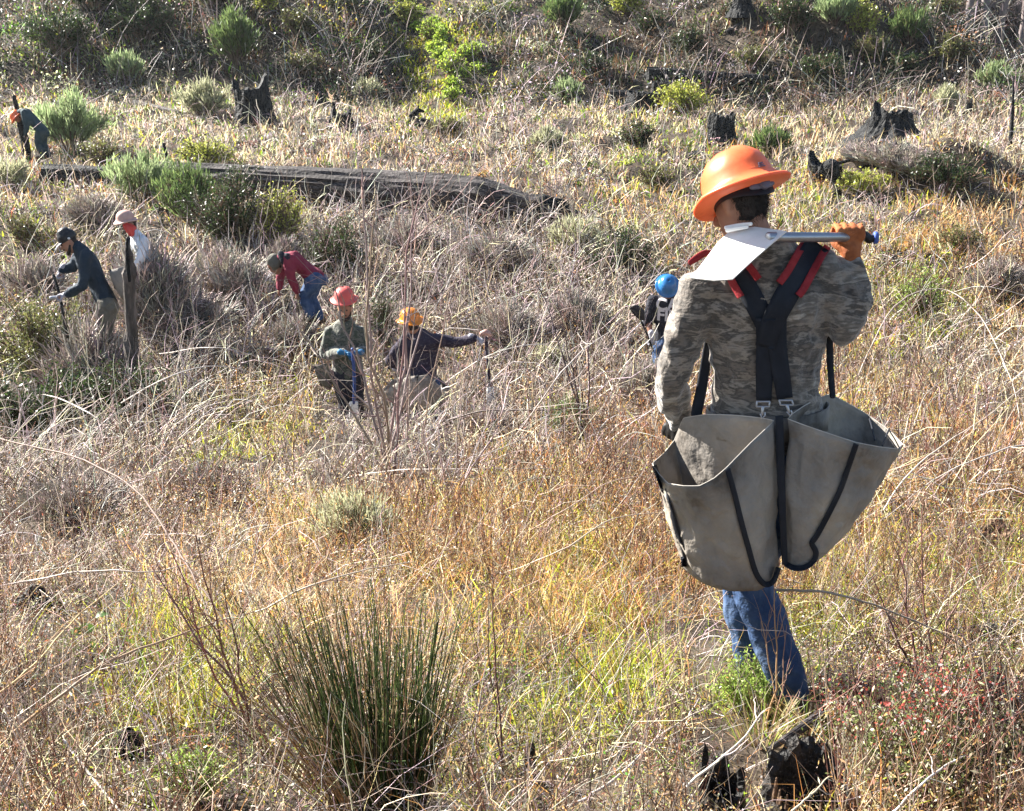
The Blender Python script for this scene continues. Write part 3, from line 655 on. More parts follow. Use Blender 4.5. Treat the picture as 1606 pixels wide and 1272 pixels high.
def make_person(label, J, vox, mats, face, up, group=None, curl=(.9, .9), palms=((0, 0, -1), (0, 0, -1)), bare=(False, False), short=False, wr=.014, build=(1.16, 1.2)):
    """J: joints in world space. A continuous body, clothes and gloves as its parts"""
    J['build'] = build; k = J['k']; base = Vector((J['pelvis'].x, J['pelvis'].y, float(hz(J['pelvis'].x, J['pelvis'].y))))
    root = empty('person', base, label, 'person', group)
    hd = J['head']; s, f, u = frame(face, up)
    bm = bmesh.new(); add_head(bm, hd, face, up, k)
    limb(bm, [J['neck']-u*.02*k, J['neck'].lerp(hd-u*.06*k-f*.02*k, .6), hd-u*.04*k-f*.02*k], [.062*k, .056*k, .056*k])
    loft(bm, torso_secs(J, -.004), 18, 3)
    for q in 'LR':
        arm(bm, J['sh'+q], J['el'+q], J['wr'+q], k, -.003); leg(bm, J['hip'+q], J['kn'+q], J['an'+q], k, -.004)
        add_foot(bm, J['an'+q], J.get('toe', (0, 1, 0)), k)
        i = 'LR'.index(q); add_hand(bm, J['wr'+q], J['hd'+q], palms[i], k, curl[i], 0, q == 'R')
    body = fuse(bm, vox*.75, 2, 'body'); link('body', body, mats['skin'], root, True)
    add_eyes(root, hd, face, up, k)
    # shirt
    bm = bmesh.new(); loft(bm, torso_secs(J, .012), 22, 4)
    for q in 'LR': arm(bm, J['sh'+q], J['el'+q], J['wr'+q], k*build[1], .012, .02 if short else J.get('cuff'+q, .96))
    limb(bm, [J['neck']-u*.03*k, J['neck']+(hd-J['neck']).normalized()*.02*k], [.075*k, .069*k])
    sh = fuse(bm, vox, 3, 'shirt')
    displace(sh, lambda p: wr*(N3(Vector((p.x*9, p.y*9, p.z*5)))+.6*N3(p, 22)))
    link('shirt', sh, mats['shirt'], root, True)
    bm = bmesh.new(); hp = (J['hipR']-J['hipL']).normalized(); tu = (J['neck']-J['pelvis']).normalized(); b = tu.cross(hp).normalized()
    loft(bm, [(J['pelvis']-tu*.10*k, hp*.15*k, b*.10*k), (J['pelvis'], hp*.165*k, b*.118*k), (J['pelvis']+tu*.07*k, hp*.16*k, b*.112*k)], 18, 3)
    for q in 'LR': leg(bm, J['hip'+q], J['kn'+q], J['an'+q], k*(1+(build[1]-1)*1.3), .014)
    pa = fuse(bm, vox, 3, 'trousers'); displace(pa, lambda p: wr*(N3(Vector((p.x*7, p.y*7, p.z*9)))+.5*N3(p, 24)))
    link('trousers', pa, mats['trousers'], root, True)
    for i, q in enumerate('LR'):
        if not bare[i]:
            bm = bmesh.new(); add_hand(bm, J['wr'+q], J['hd'+q], palms[i], k, curl[i], .0035, q == 'R', 1.)
            d = Vector(J['hd'+q]).normalized(); w_ = J['wr'+q]
            limb(bm, [w_-d*.05*k, w_, w_+d*.02*k], [.040*k, .034*k, .034*k])
            link('glove', fuse(bm, min(vox*.5, .007), 1, 'glove'), mats['glove'], root, True)
        bm = bmesh.new(); add_foot(bm, J['an'+q], J.get('toe', (0, 1, 0)), k, .008)
        link('boot', fuse(bm, vox, 2, 'boot'), 'boot_leather', root, True)
    # hair: a thin shell over the back and sides of the skull
    bm = bmesh.new(); add_head(bm, hd-f*.006*k+u*.004*k, face, up, k, .006, 'skull'); hr = fuse(bm, max(vox*.6, .006), 1, 'hair')
    bm = bmesh.new(); bm.from_mesh(hr)
    kill = [v for v in bm.verts if not ((v.co-hd).dot(f) < .012*k+max(0, (v.co-hd).dot(u))*.9 and (v.co-hd).dot(u) > -.060*k-.55*max(0, (v.co-hd).dot(-f)) and not (abs((v.co-hd).dot(s)) > .06*k and (v.co-hd).dot(u) < .022*k and (v.co-hd).dot(f) > -.035*k))]
    bmesh.ops.delete(bm, geom=kill, context='VERTS'); bm.to_mesh(hr); bm.free()
    displace(hr, lambda p: .003*N3(p, 90))
    link('hair', hr, 'hair', root, True)
    if mats.get('beard'):
        bm = bmesh.new()
        limb(bm, [hd+(-s*.068+f*.01-u*.03)*k, hd+(-s*.052+f*.055-u*.085)*k, hd+(f*.082-u*.108)*k, hd+(s*.052+f*.055-u*.085)*k, hd+(s*.068+f*.01-u*.03)*k], [.012*k, .02*k, .03*k, .02*k, .012*k])
        limb(bm, [hd+(-s*.03+f*.090-u*.05)*k, hd+(f*.105-u*.040)*k, hd+(s*.03+f*.090-u*.05)*k], [.006*k, .009*k, .006*k])
        link('beard', fuse(bm, .008, 1, 'beard'), 'hair', root, True)
    return root, sh, pa
def px_joints(y, k, **kw):
    """every joint as (u, v, dy): where it is seen and how much deeper than the figure's own distance"""
    J = {'k': k}
    for n, q in kw.items():
        if n in ('hdL', 'hdR', 'toe'): J[n] = Vector(q)
        else: J[n] = P(q[0], q[1], y+(q[2] if len(q) > 2 else 0))
    return J
# ------------------------------------------------------------- the near worker, seen from behind
Y0 = 4.0
J = px_joints(Y0, 1.0, head=(1160, 318, .01), neck=(1190, 392, .0), chest=(1202, 505, .0), pelvis=(1202, 672, .0),
    shL=(1098, 455, -.01), elL=(1052, 592, .0), wrL=(1062, 655, .2), hdL=(-.1, .3, -.9), shR=(1298, 430, .0), elR=(1338, 520, -.05), wrR=(1334, 401, .0), hdR=(-.10, -.0, 1),
    hipL=(1165, 712, .03), knL=(1160, 905, .30), anL=(1185, 1068, .30), hipR=(1236, 712, .0), knR=(1178, 905, .02), anR=(1243, 1092, -.05), toe=(-.25, 1, -.1)); J['cuffR'] = .78
FACE = (-.55, .68, -.48); UP = (-.28, .45, .85)
root, shirt, jeans = make_person('worker in orange hard hat and camouflage shirt walking away with shovel on shoulder', J, .0105,
    dict(skin='skin_dark', shirt='camo_shirt', trousers='denim', glove='leather_glove'), FACE, UP, build=(1.13, 1.13), curl=(.8, 1.05), palms=((.6, .6, 0), (0, 1, 0)), wr=.012)  # darker skin colour stands in for shadow on the cheek
# deeper folds of the hanging sleeve and of the back
def folds(p):
    q = math.sin((p.x*math.cos(.25)+p.z*.18)*120+5*N3(p, 5))*.006
    arm_ = 1 if (p.x < J['shL'].x+.03 or p.x > J['shR'].x+.0) else .5
    return q*arm_*max(0, .5+N3(p, 4))+.010*N3(Vector((p.x*12+p.z*6, p.y*12, p.z*26)))*(.6+N3(p, 6))+.008*N3(Vector((p.x*5, p.y*5, p.z*11)))
displace(shirt, folds)
for o in root.children:
    if o.name.startswith('glove'):
        xs = sum(v.co.x for v in o.data.vertices)/len(o.data.vertices)
        if xs < P(1190, 500, 4).x: o.data.materials[0] = MATS['black_glove']; o['label'] = 'black glove at the mouth of the bag'
        else: o['label'] = 'orange leather glove gripping the shaft'
hr = [o for o in root.children if o.name.startswith('hair')][0]; a = Acc(); r = np.random.default_rng(4)
vv = np.array([v.co[:] for v in hr.data.vertices]); vn = np.array([v.normal[:] for v in hr.data.vertices]); ii = r.integers(0, len(vv), 5200); b = vv[ii]+r.normal(size=(5200, 3))*.003
s_, f_, u_ = frame(FACE, UP); d = vn[ii]*.45-np.array(u_)*.8+r.normal(size=(5200, 3))*.25; d /= np.linalg.norm(d, axis=1, keepdims=True); L = .007+.010*r.random(5200)
tubes(a, b[:, None]+d[:, None]*L[:, None, None]*np.linspace(0, 1, 3)[None, :, None], np.full((5200, 1), .0006)*np.array([1, .8, .3])[None], jitter(np.tile([[.022, .016, .013]], (5200, 1)), r, .4))
link('hair_strands', a.mesh('hair_strands'), 'twig_bark', hr)
hard_hat(root, P(1161, 299, Y0), (-.33, .42, .85), (-.45, .75, -.3), 'orange_plastic', 1.0, True)

# planting bags with braces
noisy('pale_binding', [(.35, .32, .28), (.55, .51, .45)], (20, 20, 20), 4, .9)
bag = empty('tree_planting_bag', P(1205, 655, 3.88), 'grey canvas double pouch bag with black edging on the near worker\'s hips', 'bag')
def loopP(L): return [P(*q) for q in L]
def pouch(rim, bot, name='pouch', mat='canvas', parent=bag, lev=26, bulge=.004, n=40, closed=True, thick=.0025, crease=.022):
    def dense(L):
        L = loopP(L) if not isinstance(L[0], Vector) else L
        m = len(L); out = []
        for i in range(m):
            p0, p1, p2, p3 = L[(i-1) % m], L[i], L[(i+1) % m], L[(i+2) % m]; st = n//m
            for j in range(st):
                t = j/st; cr = .5*((2*p1)+(p2-p0)*t+(2*p0-5*p1+4*p2-p3)*t*t+(3*p1-p0-3*p2+p3)*t**3)
                out.append(cr.lerp(p1.lerp(p2, t), .8))
        return out
    A, B = dense(rim), dense(bot); rings = []
    ca = sum(A, Vector())/len(A); cb = sum(B, Vector())/len(B)
    for i in range(lev+1):
        t = i/lev; c = ca.lerp(cb, t); ring = []
        for a, b in zip(A, B):
            p = a.lerp(b, t); o = p-c; w_ = math.sin(math.pi*t)
            cz = crease*(w_**.6)*((.22-abs(N3(Vector((p.x*7, p.y*7, p.z*2.2+p.x*3)))))*2.2+(.15-abs(N3(Vector((p.x*15+p.z*5, p.y*15, p.z*7)))))*1.1)
            ring.append(p+o.normalized()*(bulge*w_+cz) if o.length > 1e-4 else p)
        rings.append(ring)
    bm = bmesh.new(); vs = [[bm.verts.new(p) for p in r] for r in rings]; m = len(A)
    for a, b in zip(vs[:-1], vs[1:]):
        for i in range(m): j = (i+1) % m; bm.faces.new((a[i], a[j], b[j], b[i]))
    if closed:
        c = bm.verts.new(cb)
        for i in range(m): bm.faces.new((vs[-1][(i+1) % m], vs[-1][i], c))
    bmesh.ops.recalc_face_normals(bm, faces=bm.faces)
    me = bpy.data.meshes.new(name); bm.to_mesh(me); bm.free()
    o = link(name, me, mat, parent, True)
    sm = o.modifiers.new('thick', 'SOLIDIFY'); sm.thickness = thick; sm.offset = 0
    return o, A
Lrim = [(1023, 727, 3.98), (1034, 744, 3.84), (1048, 758, 3.74), (1072, 762, 3.69), (1097, 762, 3.67), (1120, 750, 3.66), (1140, 733, 3.66), (1178, 694, 3.72), (1214, 660, 3.80),
        (1190, 655, 3.84), (1150, 651, 3.87), (1108, 650, 3.93), (1072, 656, 4.03), (1058, 690, 4.12), (1040, 712, 4.08)]
Lbot = [(1073, 893, 3.95), (1080, 898, 3.88), (1088, 905, 3.82), (1104, 915, 3.79), (1122, 922, 3.77), (1150, 927, 3.76), (1188, 926, 3.76), (1208, 916, 3.78), (1222, 886, 3.82),
        (1205, 890, 3.88), (1180, 893, 3.92), (1150, 893, 3.96), (1120, 893, 4.0), (1100, 893, 4.02), (1085, 893, 4.0)]
Rrim = [(1236, 657, 3.80), (1262, 667, 3.76), (1300, 680, 3.72), (1343, 694, 3.70), (1380, 701, 3.74), (1408, 704, 3.82), (1416, 697, 3.90), (1396, 676, 4.0), (1360, 650, 4.08),
        (1325, 630, 4.08), (1302, 618, 4.04), (1285, 624, 3.96), (1262, 636, 3.88), (1244, 648, 3.83)]
Rbot = [(1229, 880, 3.82), (1238, 892, 3.80), (1255, 894, 3.79), (1275, 884, 3.78), (1292, 872, 3.80), (1312, 852, 3.84), (1332, 832, 3.90), (1325, 830, 3.96), (1310, 840, 4.0),
        (1295, 850, 4.0), (1275, 862, 3.98), (1260, 868, 3.95), (1245, 875, 3.9), (1235, 878, 3.86)]
lp, LA = pouch(Lrim, Lbot, n=120); rp, RA = pouch(Rrim, Rbot, n=112)
bmb = bmesh.new(); pb = []                       # belt round the hips behind the pouches
for i in range(36):
    t = i/36*2*math.pi; c = P(1203, 652, 4.0)
    pb.append((c+Vector((math.cos(t)*.205, math.sin(t)*.145, .012*math.cos(t)))))
rings_to_bm(bmb, [[p+(p-c).normalized()*o+Vector((0, 0, z)) for p in pb] for o, z in ((0, -.05), (.006, -.05), (.006, .035), (0, .035), (0, -.05))], caps=False)
link('belt', bm_mesh(bmb, 'belt'), 'canvas', bag, True)
bvB = bvh_of(lp.data, rp.data)
def piping(line, w_=8, mat='webbing', off=.011): 
    link('piping', bm_mesh(band(bvB, [(u, v, w_) for u, v in line], off, .005, 3.75, 6, 3, 2), 'piping'), mat, bag, True)
piping([(1141, 735), (1152, 775), (1163, 820), (1174, 860), (1184, 895), (1194, 912), (1204, 917), (1214, 910), (1221, 890)], 9)
piping([(1343, 696), (1332, 728), (1318, 768), (1300, 805), (1280, 842), (1273, 852), (1280, 866), (1276, 880), (1262, 890), (1245, 891), (1232, 884)], 9)
piping([(1026, 730), (1040, 768), (1055, 808), (1066, 850), (1071, 872), (1073, 889)], 8)
bm = bmesh.new(); limb(bm, [P(1222, 652, 3.79), P(1224, 720, 3.775), P(1227, 800, 3.765), P(1231, 885, 3.775)], [.013, .014, .012, .010], flat=.25, ref=(0, 1, 0), sub=4, round_ends=(.1, .3))
link('piping', bm_mesh(bm, 'piping'), 'webbing', bag, True)
bm = bmesh.new()                                  # pale bound rims
for A in (LA, RA):
    limb(bm, A[:-1:2]+[A[-1]], [.0017]*len(A[:-1:2]+[A[-1]]), n=6, sub=1)
link('rim_binding', bm_mesh(bm, 'rim_binding'), 'pale_binding', bag, True)
bm = bmesh.new(); limb(bm, [P(1363, 655, 4.07), P(1368, 672, 3.95), P(1372, 690, 3.8)], [.003]*3, n=6); limb(bm, [P(1395, 672, 4.02), P(1388, 688, 3.9), P(1384, 699, 3.77)], [.003]*3, n=6)
link('stitching', bm_mesh(bm, 'stitching'), 'webbing', bag, True)
bvS = bvh_of(shirt)
def brace(line, w_, mat='webbing', off=.007, name='brace', cross=5): link(name, bm_mesh(band(bvS, [(u, v, q if w_ is None else w_) for u, v, q in [(a+(0,))[:3] for a in line]], off, .004, 4., 6, cross, 5), name), mat, bag, True)
brace([(1146, 412, 34), (1165, 440, 34), (1188, 482, 34), (1207, 520, 34), (1222, 555, 30)], None)
brace([(1284, 382, 40), (1262, 415, 38), (1238, 455, 38), (1214, 500, 36), (1200, 545, 32)], None, off=.018)
brace([(1206, 500, 42), (1203, 540, 34), (1199, 580, 28), (1198, 628, 24)], None, off=.013)
brace([(1216, 500, 36), (1219, 545, 30), (1226, 590, 28), (1231, 625, 25)], None, off=.015)
for ln in ([(1298, 386), (1287, 404), (1272, 432), (1260, 454), (1252, 464)], [(1262, 380), (1250, 400), (1236, 425), (1222, 444)],
           [(1140, 424), (1148, 442), (1156, 456), (1162, 466)], [(1170, 412), (1180, 424), (1190, 438)]):
    brace([(a, b) for a, b in ln], 12, 'red_felt', .022, 'shoulder_pad', 4)
bm = bmesh.new(); limb(bm, [P(1082, 412, 3.93), P(1092, 405, 3.95), P(1104, 398, 3.97), P(1118, 396, 4.0)], [.009, .012, .012, .008], flat=.5)
link('shoulder_pad', bm_mesh(bm, 'shoulder_pad'), 'red_felt', bag, True)
for (a, b, c, d) in ((1197, 630, 1195, 656), (1232, 628, 1239, 652)):         # snap hooks
    bm = bmesh.new(); p, q = P(a, b, 3.80), P(c, d, 3.79); o = (P(a+10, b, 3.80)-p)
    tube_bm(bm, [p-o, p+o], .0035); tube_bm(bm, [p-o, p-o+(q-p)*.3], .003); tube_bm(bm, [p+o, p+o+(q-p)*.3], .003); tube_bm(bm, [p-o+(q-p)*.3, p+o+(q-p)*.3], .003)
    tube_bm(bm, [p+(q-p)*.3, p.lerp(q, .8)], [.006, .004]); tube_bm(bm, [p.lerp(q, .75)-o*.3, q, p.lerp(q, .85)+o*.45, p.lerp(q, .65)+o*.4], .003)
    link('snap_hook', bm_mesh(bm, 'snap_hook'), 'aluminium', bag, True)
for ln, Yd in (([(1118, 500, 4.06), (1108, 560, 4.04), (1101, 605, 4.02), (1092, 650, 4.0)], 0), ([(1300, 480, 4.02), (1302, 570, 4.02), (1306, 622, 3.99)], 0)):
    bm = bmesh.new(); limb(bm, loopP(ln), [.015, .017, .019, .02] if ln[0][0] < 1200 else [.012, .012, .010], flat=.35, ref=(0, 1, 0))
    link('side_strap', bm_mesh(bm, 'side_strap'), 'webbing', bag, True)

# planting shovel over his shoulders
shv = empty('planting_shovel', P(1300, 372, 4.0), 'steel planting shovel with white blade lying across the near worker\'s shoulders', 'shovel')
bm = bmesh.new(); s0 = P(1205, 372, 3.845); s1 = P(1352, 372, 4.03); limb(bm, [s0, s1], [.0165, .0165], n=20, sub=1, round_ends=(.3, .3)); link('shaft', bm_mesh(bm, 'shaft'), 'aluminium', shv, True)
bm = bmesh.new(); limb(bm, [P(1348, 372, 4.03), P(1356, 370, 4.03), P(1364, 375, 4.03), P(1371, 373, 4.03)], [.020, .017, .016, .012], n=16, sub=3); link('grip', bm_mesh(bm, 'grip'), 'black_plastic', shv, True)
bm = bmesh.new(); loft(bm, [(P(1371, 373, 4.03), Vector((0, 0, .021)), Vector((0, .017, 0))), (P(1376, 373, 4.03), Vector((0, 0, .020)), Vector((0, .017, 0)))], 16, 1, (.2, .2)); link('grip_end', bm_mesh(bm, 'grip_end'), 'blue_tape', shv, True)
blp = [(1140, 368), (1150, 361), (1184, 357), (1234, 364), (1212, 382), (1180, 410), (1149, 439), (1120, 441), (1083, 437), (1094, 424), (1108, 406), (1124, 384)]
def bly(u, v): return 3.83-.55*(u-1158)*.0021-1.45*(v-400)*.0021+.012*math.cos((v-400)/28)-.010
bl = [(u, v, bly(u, v)) for u, v in blp]
bm = bmesh.new(); top = [bm.verts.new(P(*q)) for q in bl]
cc = bm.verts.new(P(1158, 400, bly(1158, 400)-.004)); 
for i in range(len(top)): bm.faces.new((top[i], top[(i+1) % len(top)], cc))
bmesh.ops.subdivide_edges(bm, edges=bm.edges[:], cuts=2, use_grid_fill=True)
me = bm_mesh(bm, 'blade'); o = link('blade', me, 'steel', shv); o.modifiers.new('t', 'SOLIDIFY').thickness = .004
bm = bmesh.new(); limb(bm, [P(1138, 357, 3.93), P(1158, 354, 3.92), P(1178, 351, 3.90)], [.006, .008, .006], flat=.6); limb(bm, [P(1140, 361, 3.92), P(1172, 356, 3.90)], [.008, .006], flat=.4)
link('foot_tread', bm_mesh(bm, 'foot_tread'), 'steel', shv, True)
bm = bmesh.new(); q = P(1148, 411, bly(1148, 411)); loft(bm, [(q, Vector((.006, 0, 0)), Vector((0, .003, .005))), (q-q.normalized()*.006, Vector((.005, 0, 0)), Vector((0, .003, .004)))], 10, 1, (.3, .3))
link('rivet', bm_mesh(bm, 'rivet'), 'black_plastic', shv, True)
noisy('blue_handle', [(.02, .05, .18), (.05, .09, .26)], (9, 9, 9), 3, .5, 0)
# ------------------------------------------------------------- the rest of the crew, farther down the slope
CREW = 'crew members working in the clearcut'
def small_bag(label, rimL, botL, rimR=None, botR=None, y=14., name='tree_planting_bag', n=24, mat='canvas'):
    b = empty(name, P(rimL[0][0], rimL[0][1], y), label, 'bag', 'planting bags of the crew')
    for rim, bot in ((rimL, botL), (rimR, botR)):
        if rim:
            R_ = [P(u, v, y+d) for u, v, d in rim]; B_ = [P(u, v, y+d) for u, v, d in bot]
            m = n//len(R_)*len(R_)
            o, A = pouch(R_, B_, parent=b, n=m, lev=5, bulge=.03, thick=.012, mat=mat)
            bm = bmesh.new(); limb(bm, [A[0], A[0].lerp(B_[0], .5), B_[0]], [.014]*3, n=6); link('piping', bm_mesh(bm, 'piping'), 'webbing', b, True)
    return b
# 1 facing the camera, faded red hard hat, camouflage jacket
y = 14.1; K1 = 1.0
J = px_joints(y, K1, head=(541, 484, 0), neck=(542, 505, .02), chest=(543, 536, .02), pelvis=(546, 585, 0), shL=(565, 520, 0), shR=(517, 521, 0),
    elL=(578, 550, -.02), wrL=(560, 553, -.24), hdL=(-1, -.1, -.1), elR=(510, 557, -.02), wrR=(540, 553, -.25), hdR=(1, -.2, -.1),
    hipL=(557, 590, 0), hipR=(535, 590, 0), knL=(560, 625, -.05), knR=(540, 625, -.08), anL=(562, 655, 0), anR=(545, 658, -.1), toe=(0, -1, 0))
r1, s1, _ = make_person('worker in faded red hard hat and camouflage jacket facing the camera, blue gloves clasped', J, .024,
    dict(skin='skin_dark', shirt='camo_jacket', trousers='dark_cloth', glove='blue_glove', beard=True), (0, -1, -.25), (0, -.1, 1), CREW, curl=(1, 1), palms=((0, -.3, -1), (0, -.3, -1)))
hard_hat(r1, P(540, 468, y), (-.03, -.16, .97), (0, -1, 0), 'pink_plastic', 1.05)
t = empty('planting_shovel', P(555, 640, y-.3), 'blue handled planting shovel held upright before the worker in camouflage jacket', 'shovel', 'hand tools of the crew')
bm = bmesh.new(); limb(bm, [P(553, 548, y-.35), P(556, 600, y-.32), P(555, 632, y-.3)], [.022, .019, .019]); link('handle', bm_mesh(bm, 'handle'), 'blue_handle', t, True)
bm = bmesh.new(); loft(bm, [(P(555, 630, y-.3), Vector((.05, 0, 0)), Vector((0, .012, 0))), (P(555, 660, y-.3), Vector((.06, 0, 0)), Vector((0, .008, 0)))], 12, 2, (.2, .3)); link('blade', bm_mesh(bm, 'blade'), 'steel', t, True)
small_bag('dark tan planting bag on the hip of the worker in camouflage jacket', [(494, 575, -.05), (510, 570, -.05), (514, 574, .15), (503, 579, .2)], [(504, 604, 0), (517, 612, 0), (519, 610, .12), (509, 604, .15)], y=y, mat='rotten_wood' if False else 'khaki_cloth')
# 2 back to the camera, amber hard hat, right arm held out over the tool
y = 13.6
J = px_joints(y, 1.0, head=(646, 508, 0), neck=(652, 523, .02), chest=(660, 548, .02), pelvis=(662, 597, 0), shL=(638, 530, 0), shR=(684, 533, 0),
    elL=(612, 566, .02), wrL=(627, 577, .05), hdL=(1, .2, 0), elR=(717, 537, .0), wrR=(745, 530, -.02), hdR=(.9, 0, -.3),
    hipL=(650, 604, 0), hipR=(675, 604, 0), knL=(650, 640, .1), knR=(677, 640, -.02), anL=(652, 672, .1), anR=(680, 674, -.05), toe=(.1, 1, 0))
r2, s2, _ = make_person('worker in amber hard hat and dark purple jacket seen from behind, arm stretched over tool', J, .024,
    dict(skin='skin', shirt='purple_cloth', trousers='denim', glove='grey_glove'), (-.55, .8, -.25), (0, .1, 1), CREW, curl=(.6, 1), palms=((0, 0, -1), (0, 0, -1)))
hard_hat(r2, P(643, 501, y), (-.05, -.08, .99), (-.55, .8, 0), 'yellow_plastic', 1.0)
t = empty('planting_hoe', P(768, 610, y), 'upright dark handled tool with pale grip under the outstretched hand', 'hoe', 'hand tools of the crew')
bm = bmesh.new(); limb(bm, [P(762, 530, y-.02), P(765, 565, y), P(769, 612, y+.02)], [.022, .02, .017]); link('shaft', bm_mesh(bm, 'shaft'), 'purple_cloth', t, True)
bm = bmesh.new(); limb(bm, [P(756, 523, y-.02), P(762, 521, y-.02), P(767, 524, y-.02)], [.03, .035, .03]); link('grip', bm_mesh(bm, 'grip'), 'tan_plastic', t, True)
bm = bmesh.new(); loft(bm, [(P(769, 608, y), Vector((.04, 0, 0)), Vector((0, .012, 0))), (P(770, 640, y), Vector((.06, 0, 0)), Vector((0, .008, 0)))], 12, 2, (.2, .3)); link('blade', bm_mesh(bm, 'blade'), 'steel', t, True)
small_bag('pale grey planting bag at the waist of the worker in amber hard hat', [(598, 616, -.05), (636, 592, -.22), (652, 590, -.26), (640, 588, -.05), (618, 594, .05)], [(612, 640, -.05), (630, 646, -.15), (650, 645, -.2), (645, 642, 0), (620, 640, .05)],
    [(655, 590, -.26), (672, 588, -.26), (690, 606, -.15), (705, 610, 0), (685, 588, .05)], [(655, 645, -.2), (668, 648, -.2), (685, 646, -.1), (692, 642, 0), (680, 640, .05)], y=y, n=30)
# 3 bent double, maroon shirt
y = 17.0
J = px_joints(y, 1.0, head=(432, 416, -.05), neck=(441, 406, 0), chest=(461, 408, 0), pelvis=(492, 432, 0), shL=(450, 404, -.17), shR=(452, 406, .17),
    elL=(457, 436, -.2), wrL=(466, 458, -.15), hdL=(-.2, 0, -1), elR=(440, 432, .15), wrR=(438, 452, .1), hdR=(-.2, 0, -1),
    hipL=(494, 438, -.1), hipR=(494, 438, .1), knL=(478, 466, -.1), knR=(488, 468, .1), anL=(488, 496, -.1), anR=(502, 498, .12), toe=(-1, -.2, -.1))
r3, s3, _ = make_person('worker in maroon shirt and jeans bent double with bare forearms', J, .026,
    dict(skin='skin_dark', shirt='maroon_cloth', trousers='denim', glove='black_glove'), (-.75, -.1, -.65), (-.65, 0, .75), CREW, bare=(True, True), curl=(.8, .8))
bm = bmesh.new(); arm(bm, J['shL'], J['elL'], J['wrL'], 1, .018, .1); link('undershirt_sleeve', fuse(bm, .024, 2, 'sleeve'), 'dark_cloth', r3, True)
bm = bmesh.new(); limb(bm, [P(440, 398, y-.16), P(447, 408, y-.17), P(450, 420, y-.16)], [.05, .07, .04]); link('undershirt_collar', fuse(bm, .024, 2, 'collar'), 'dark_cloth', r3, True)
bm = bmesh.new(); c = P(427, 408, y-.05); loft(bm, [(c+Vector((.07, 0, -.06)), Vector((.06, 0, .10)), Vector((0, .10, 0))), (c, Vector((.055, 0, .085)), Vector((0, .09, 0)))], 14, 2, (.5, .8)); link('cap', bm_mesh(bm, 'cap'), 'khaki_cloth', r3, True)
# 4 black cap and navy jacket, leaning over
y = 14.6
J = px_joints(y, 1.0, head=(108, 380, 0), neck=(122, 388, .02), chest=(140, 418, .02), pelvis=(166, 470, 0), shL=(125, 398, .2), shR=(135, 400, -.16),
    elL=(114, 420, .2), wrL=(96, 424, .15), hdL=(-.5, -.1, -.8), elR=(130, 447, -.25), wrR=(104, 462, -.2), hdR=(-1, 0, -.1),
    hipL=(168, 478, .1), hipR=(168, 478, -.1), knL=(158, 530, .12), knR=(164, 532, -.12), anL=(172, 580, .1), anR=(178, 582, -.12), toe=(-1, -.1, 0))
J['hdL'], J['hdR'] = Vector((-.5, -.1, -.8)), Vector((-1, 0, -.1))
r4, s4, _ = make_person('worker in black cap and navy jacket leaning over to the left', J, .024,
    dict(skin='skin', shirt='navy_cloth', trousers='khaki_cloth', glove='grey_glove', beard=True), (-.8, -.35, -.5), (-.5, -.1, .86), CREW, curl=(.9, .9))
s_, f_, u_ = frame((-.8, -.35, -.5), (-.5, -.1, .86)); c = P(106, 374, y)
bm = bmesh.new(); loft(bm, [(c-u_*.015, s_*.092, f_*.115), (c+u_*.05, s_*.092, f_*.112), (c+u_*.088, s_*.07, f_*.085)], 20, 3, (.1, .7)); cap_ = link('cap', bm_mesh(bm, 'cap'), 'black_plastic', r4, True)
bm = bmesh.new(); loft(bm, [(c+f_*.09-u_*.005, s_*.075, u_*.006), (c+f_*.15-u_*.012, s_*.070, u_*.006), (c+f_*.185-u_*.03, s_*.045, u_*.005)], 14, 3, (.2, .3)); link('cap_bill', bm_mesh(bm, 'cap_bill'), 'white_cloth', cap_, True)
bm = bmesh.new(); q = c+f_*.06+s_*.0-Vector((0, .098, 0))+u_*.035
bmesh.ops.create_icosphere(bm, subdivisions=2, radius=.018, matrix=Matrix.Translation(P(108, 374, y-.10))@Matrix.Diagonal((1, .3, .8, 1))); link('cap_badge', bm_mesh(bm, 'cap_badge'), 'white_cloth', cap_, True)
t = empty('planting_hoe', P(110, 560, y), 'dark shafted tool held by the worker in black cap', 'hoe', 'hand tools of the crew')
bm = bmesh.new(); limb(bm, [P(84, 432, y-.1), P(94, 466, y-.15), P(103, 520, y-.2), P(108, 560, y-.2)], [.018, .018, .018, .016]); link('shaft', bm_mesh(bm, 'shaft'), 'charred_wood', t, True)
bm = bmesh.new(); limb(bm, [P(80, 468, y-.15), P(90, 466, y-.15)], [.028, .02], flat=.6); link('head', bm_mesh(bm, 'head'), 'aluminium', t, True)
small_bag('grey planting bag with black edging hanging behind the worker in black cap', [(173, 424, -.12), (195, 418, -.12), (199, 424, .1), (176, 432, .2)], [(181, 452, -.12), (193, 470, -.12), (197, 466, .1), (184, 450, .2)], y=y)
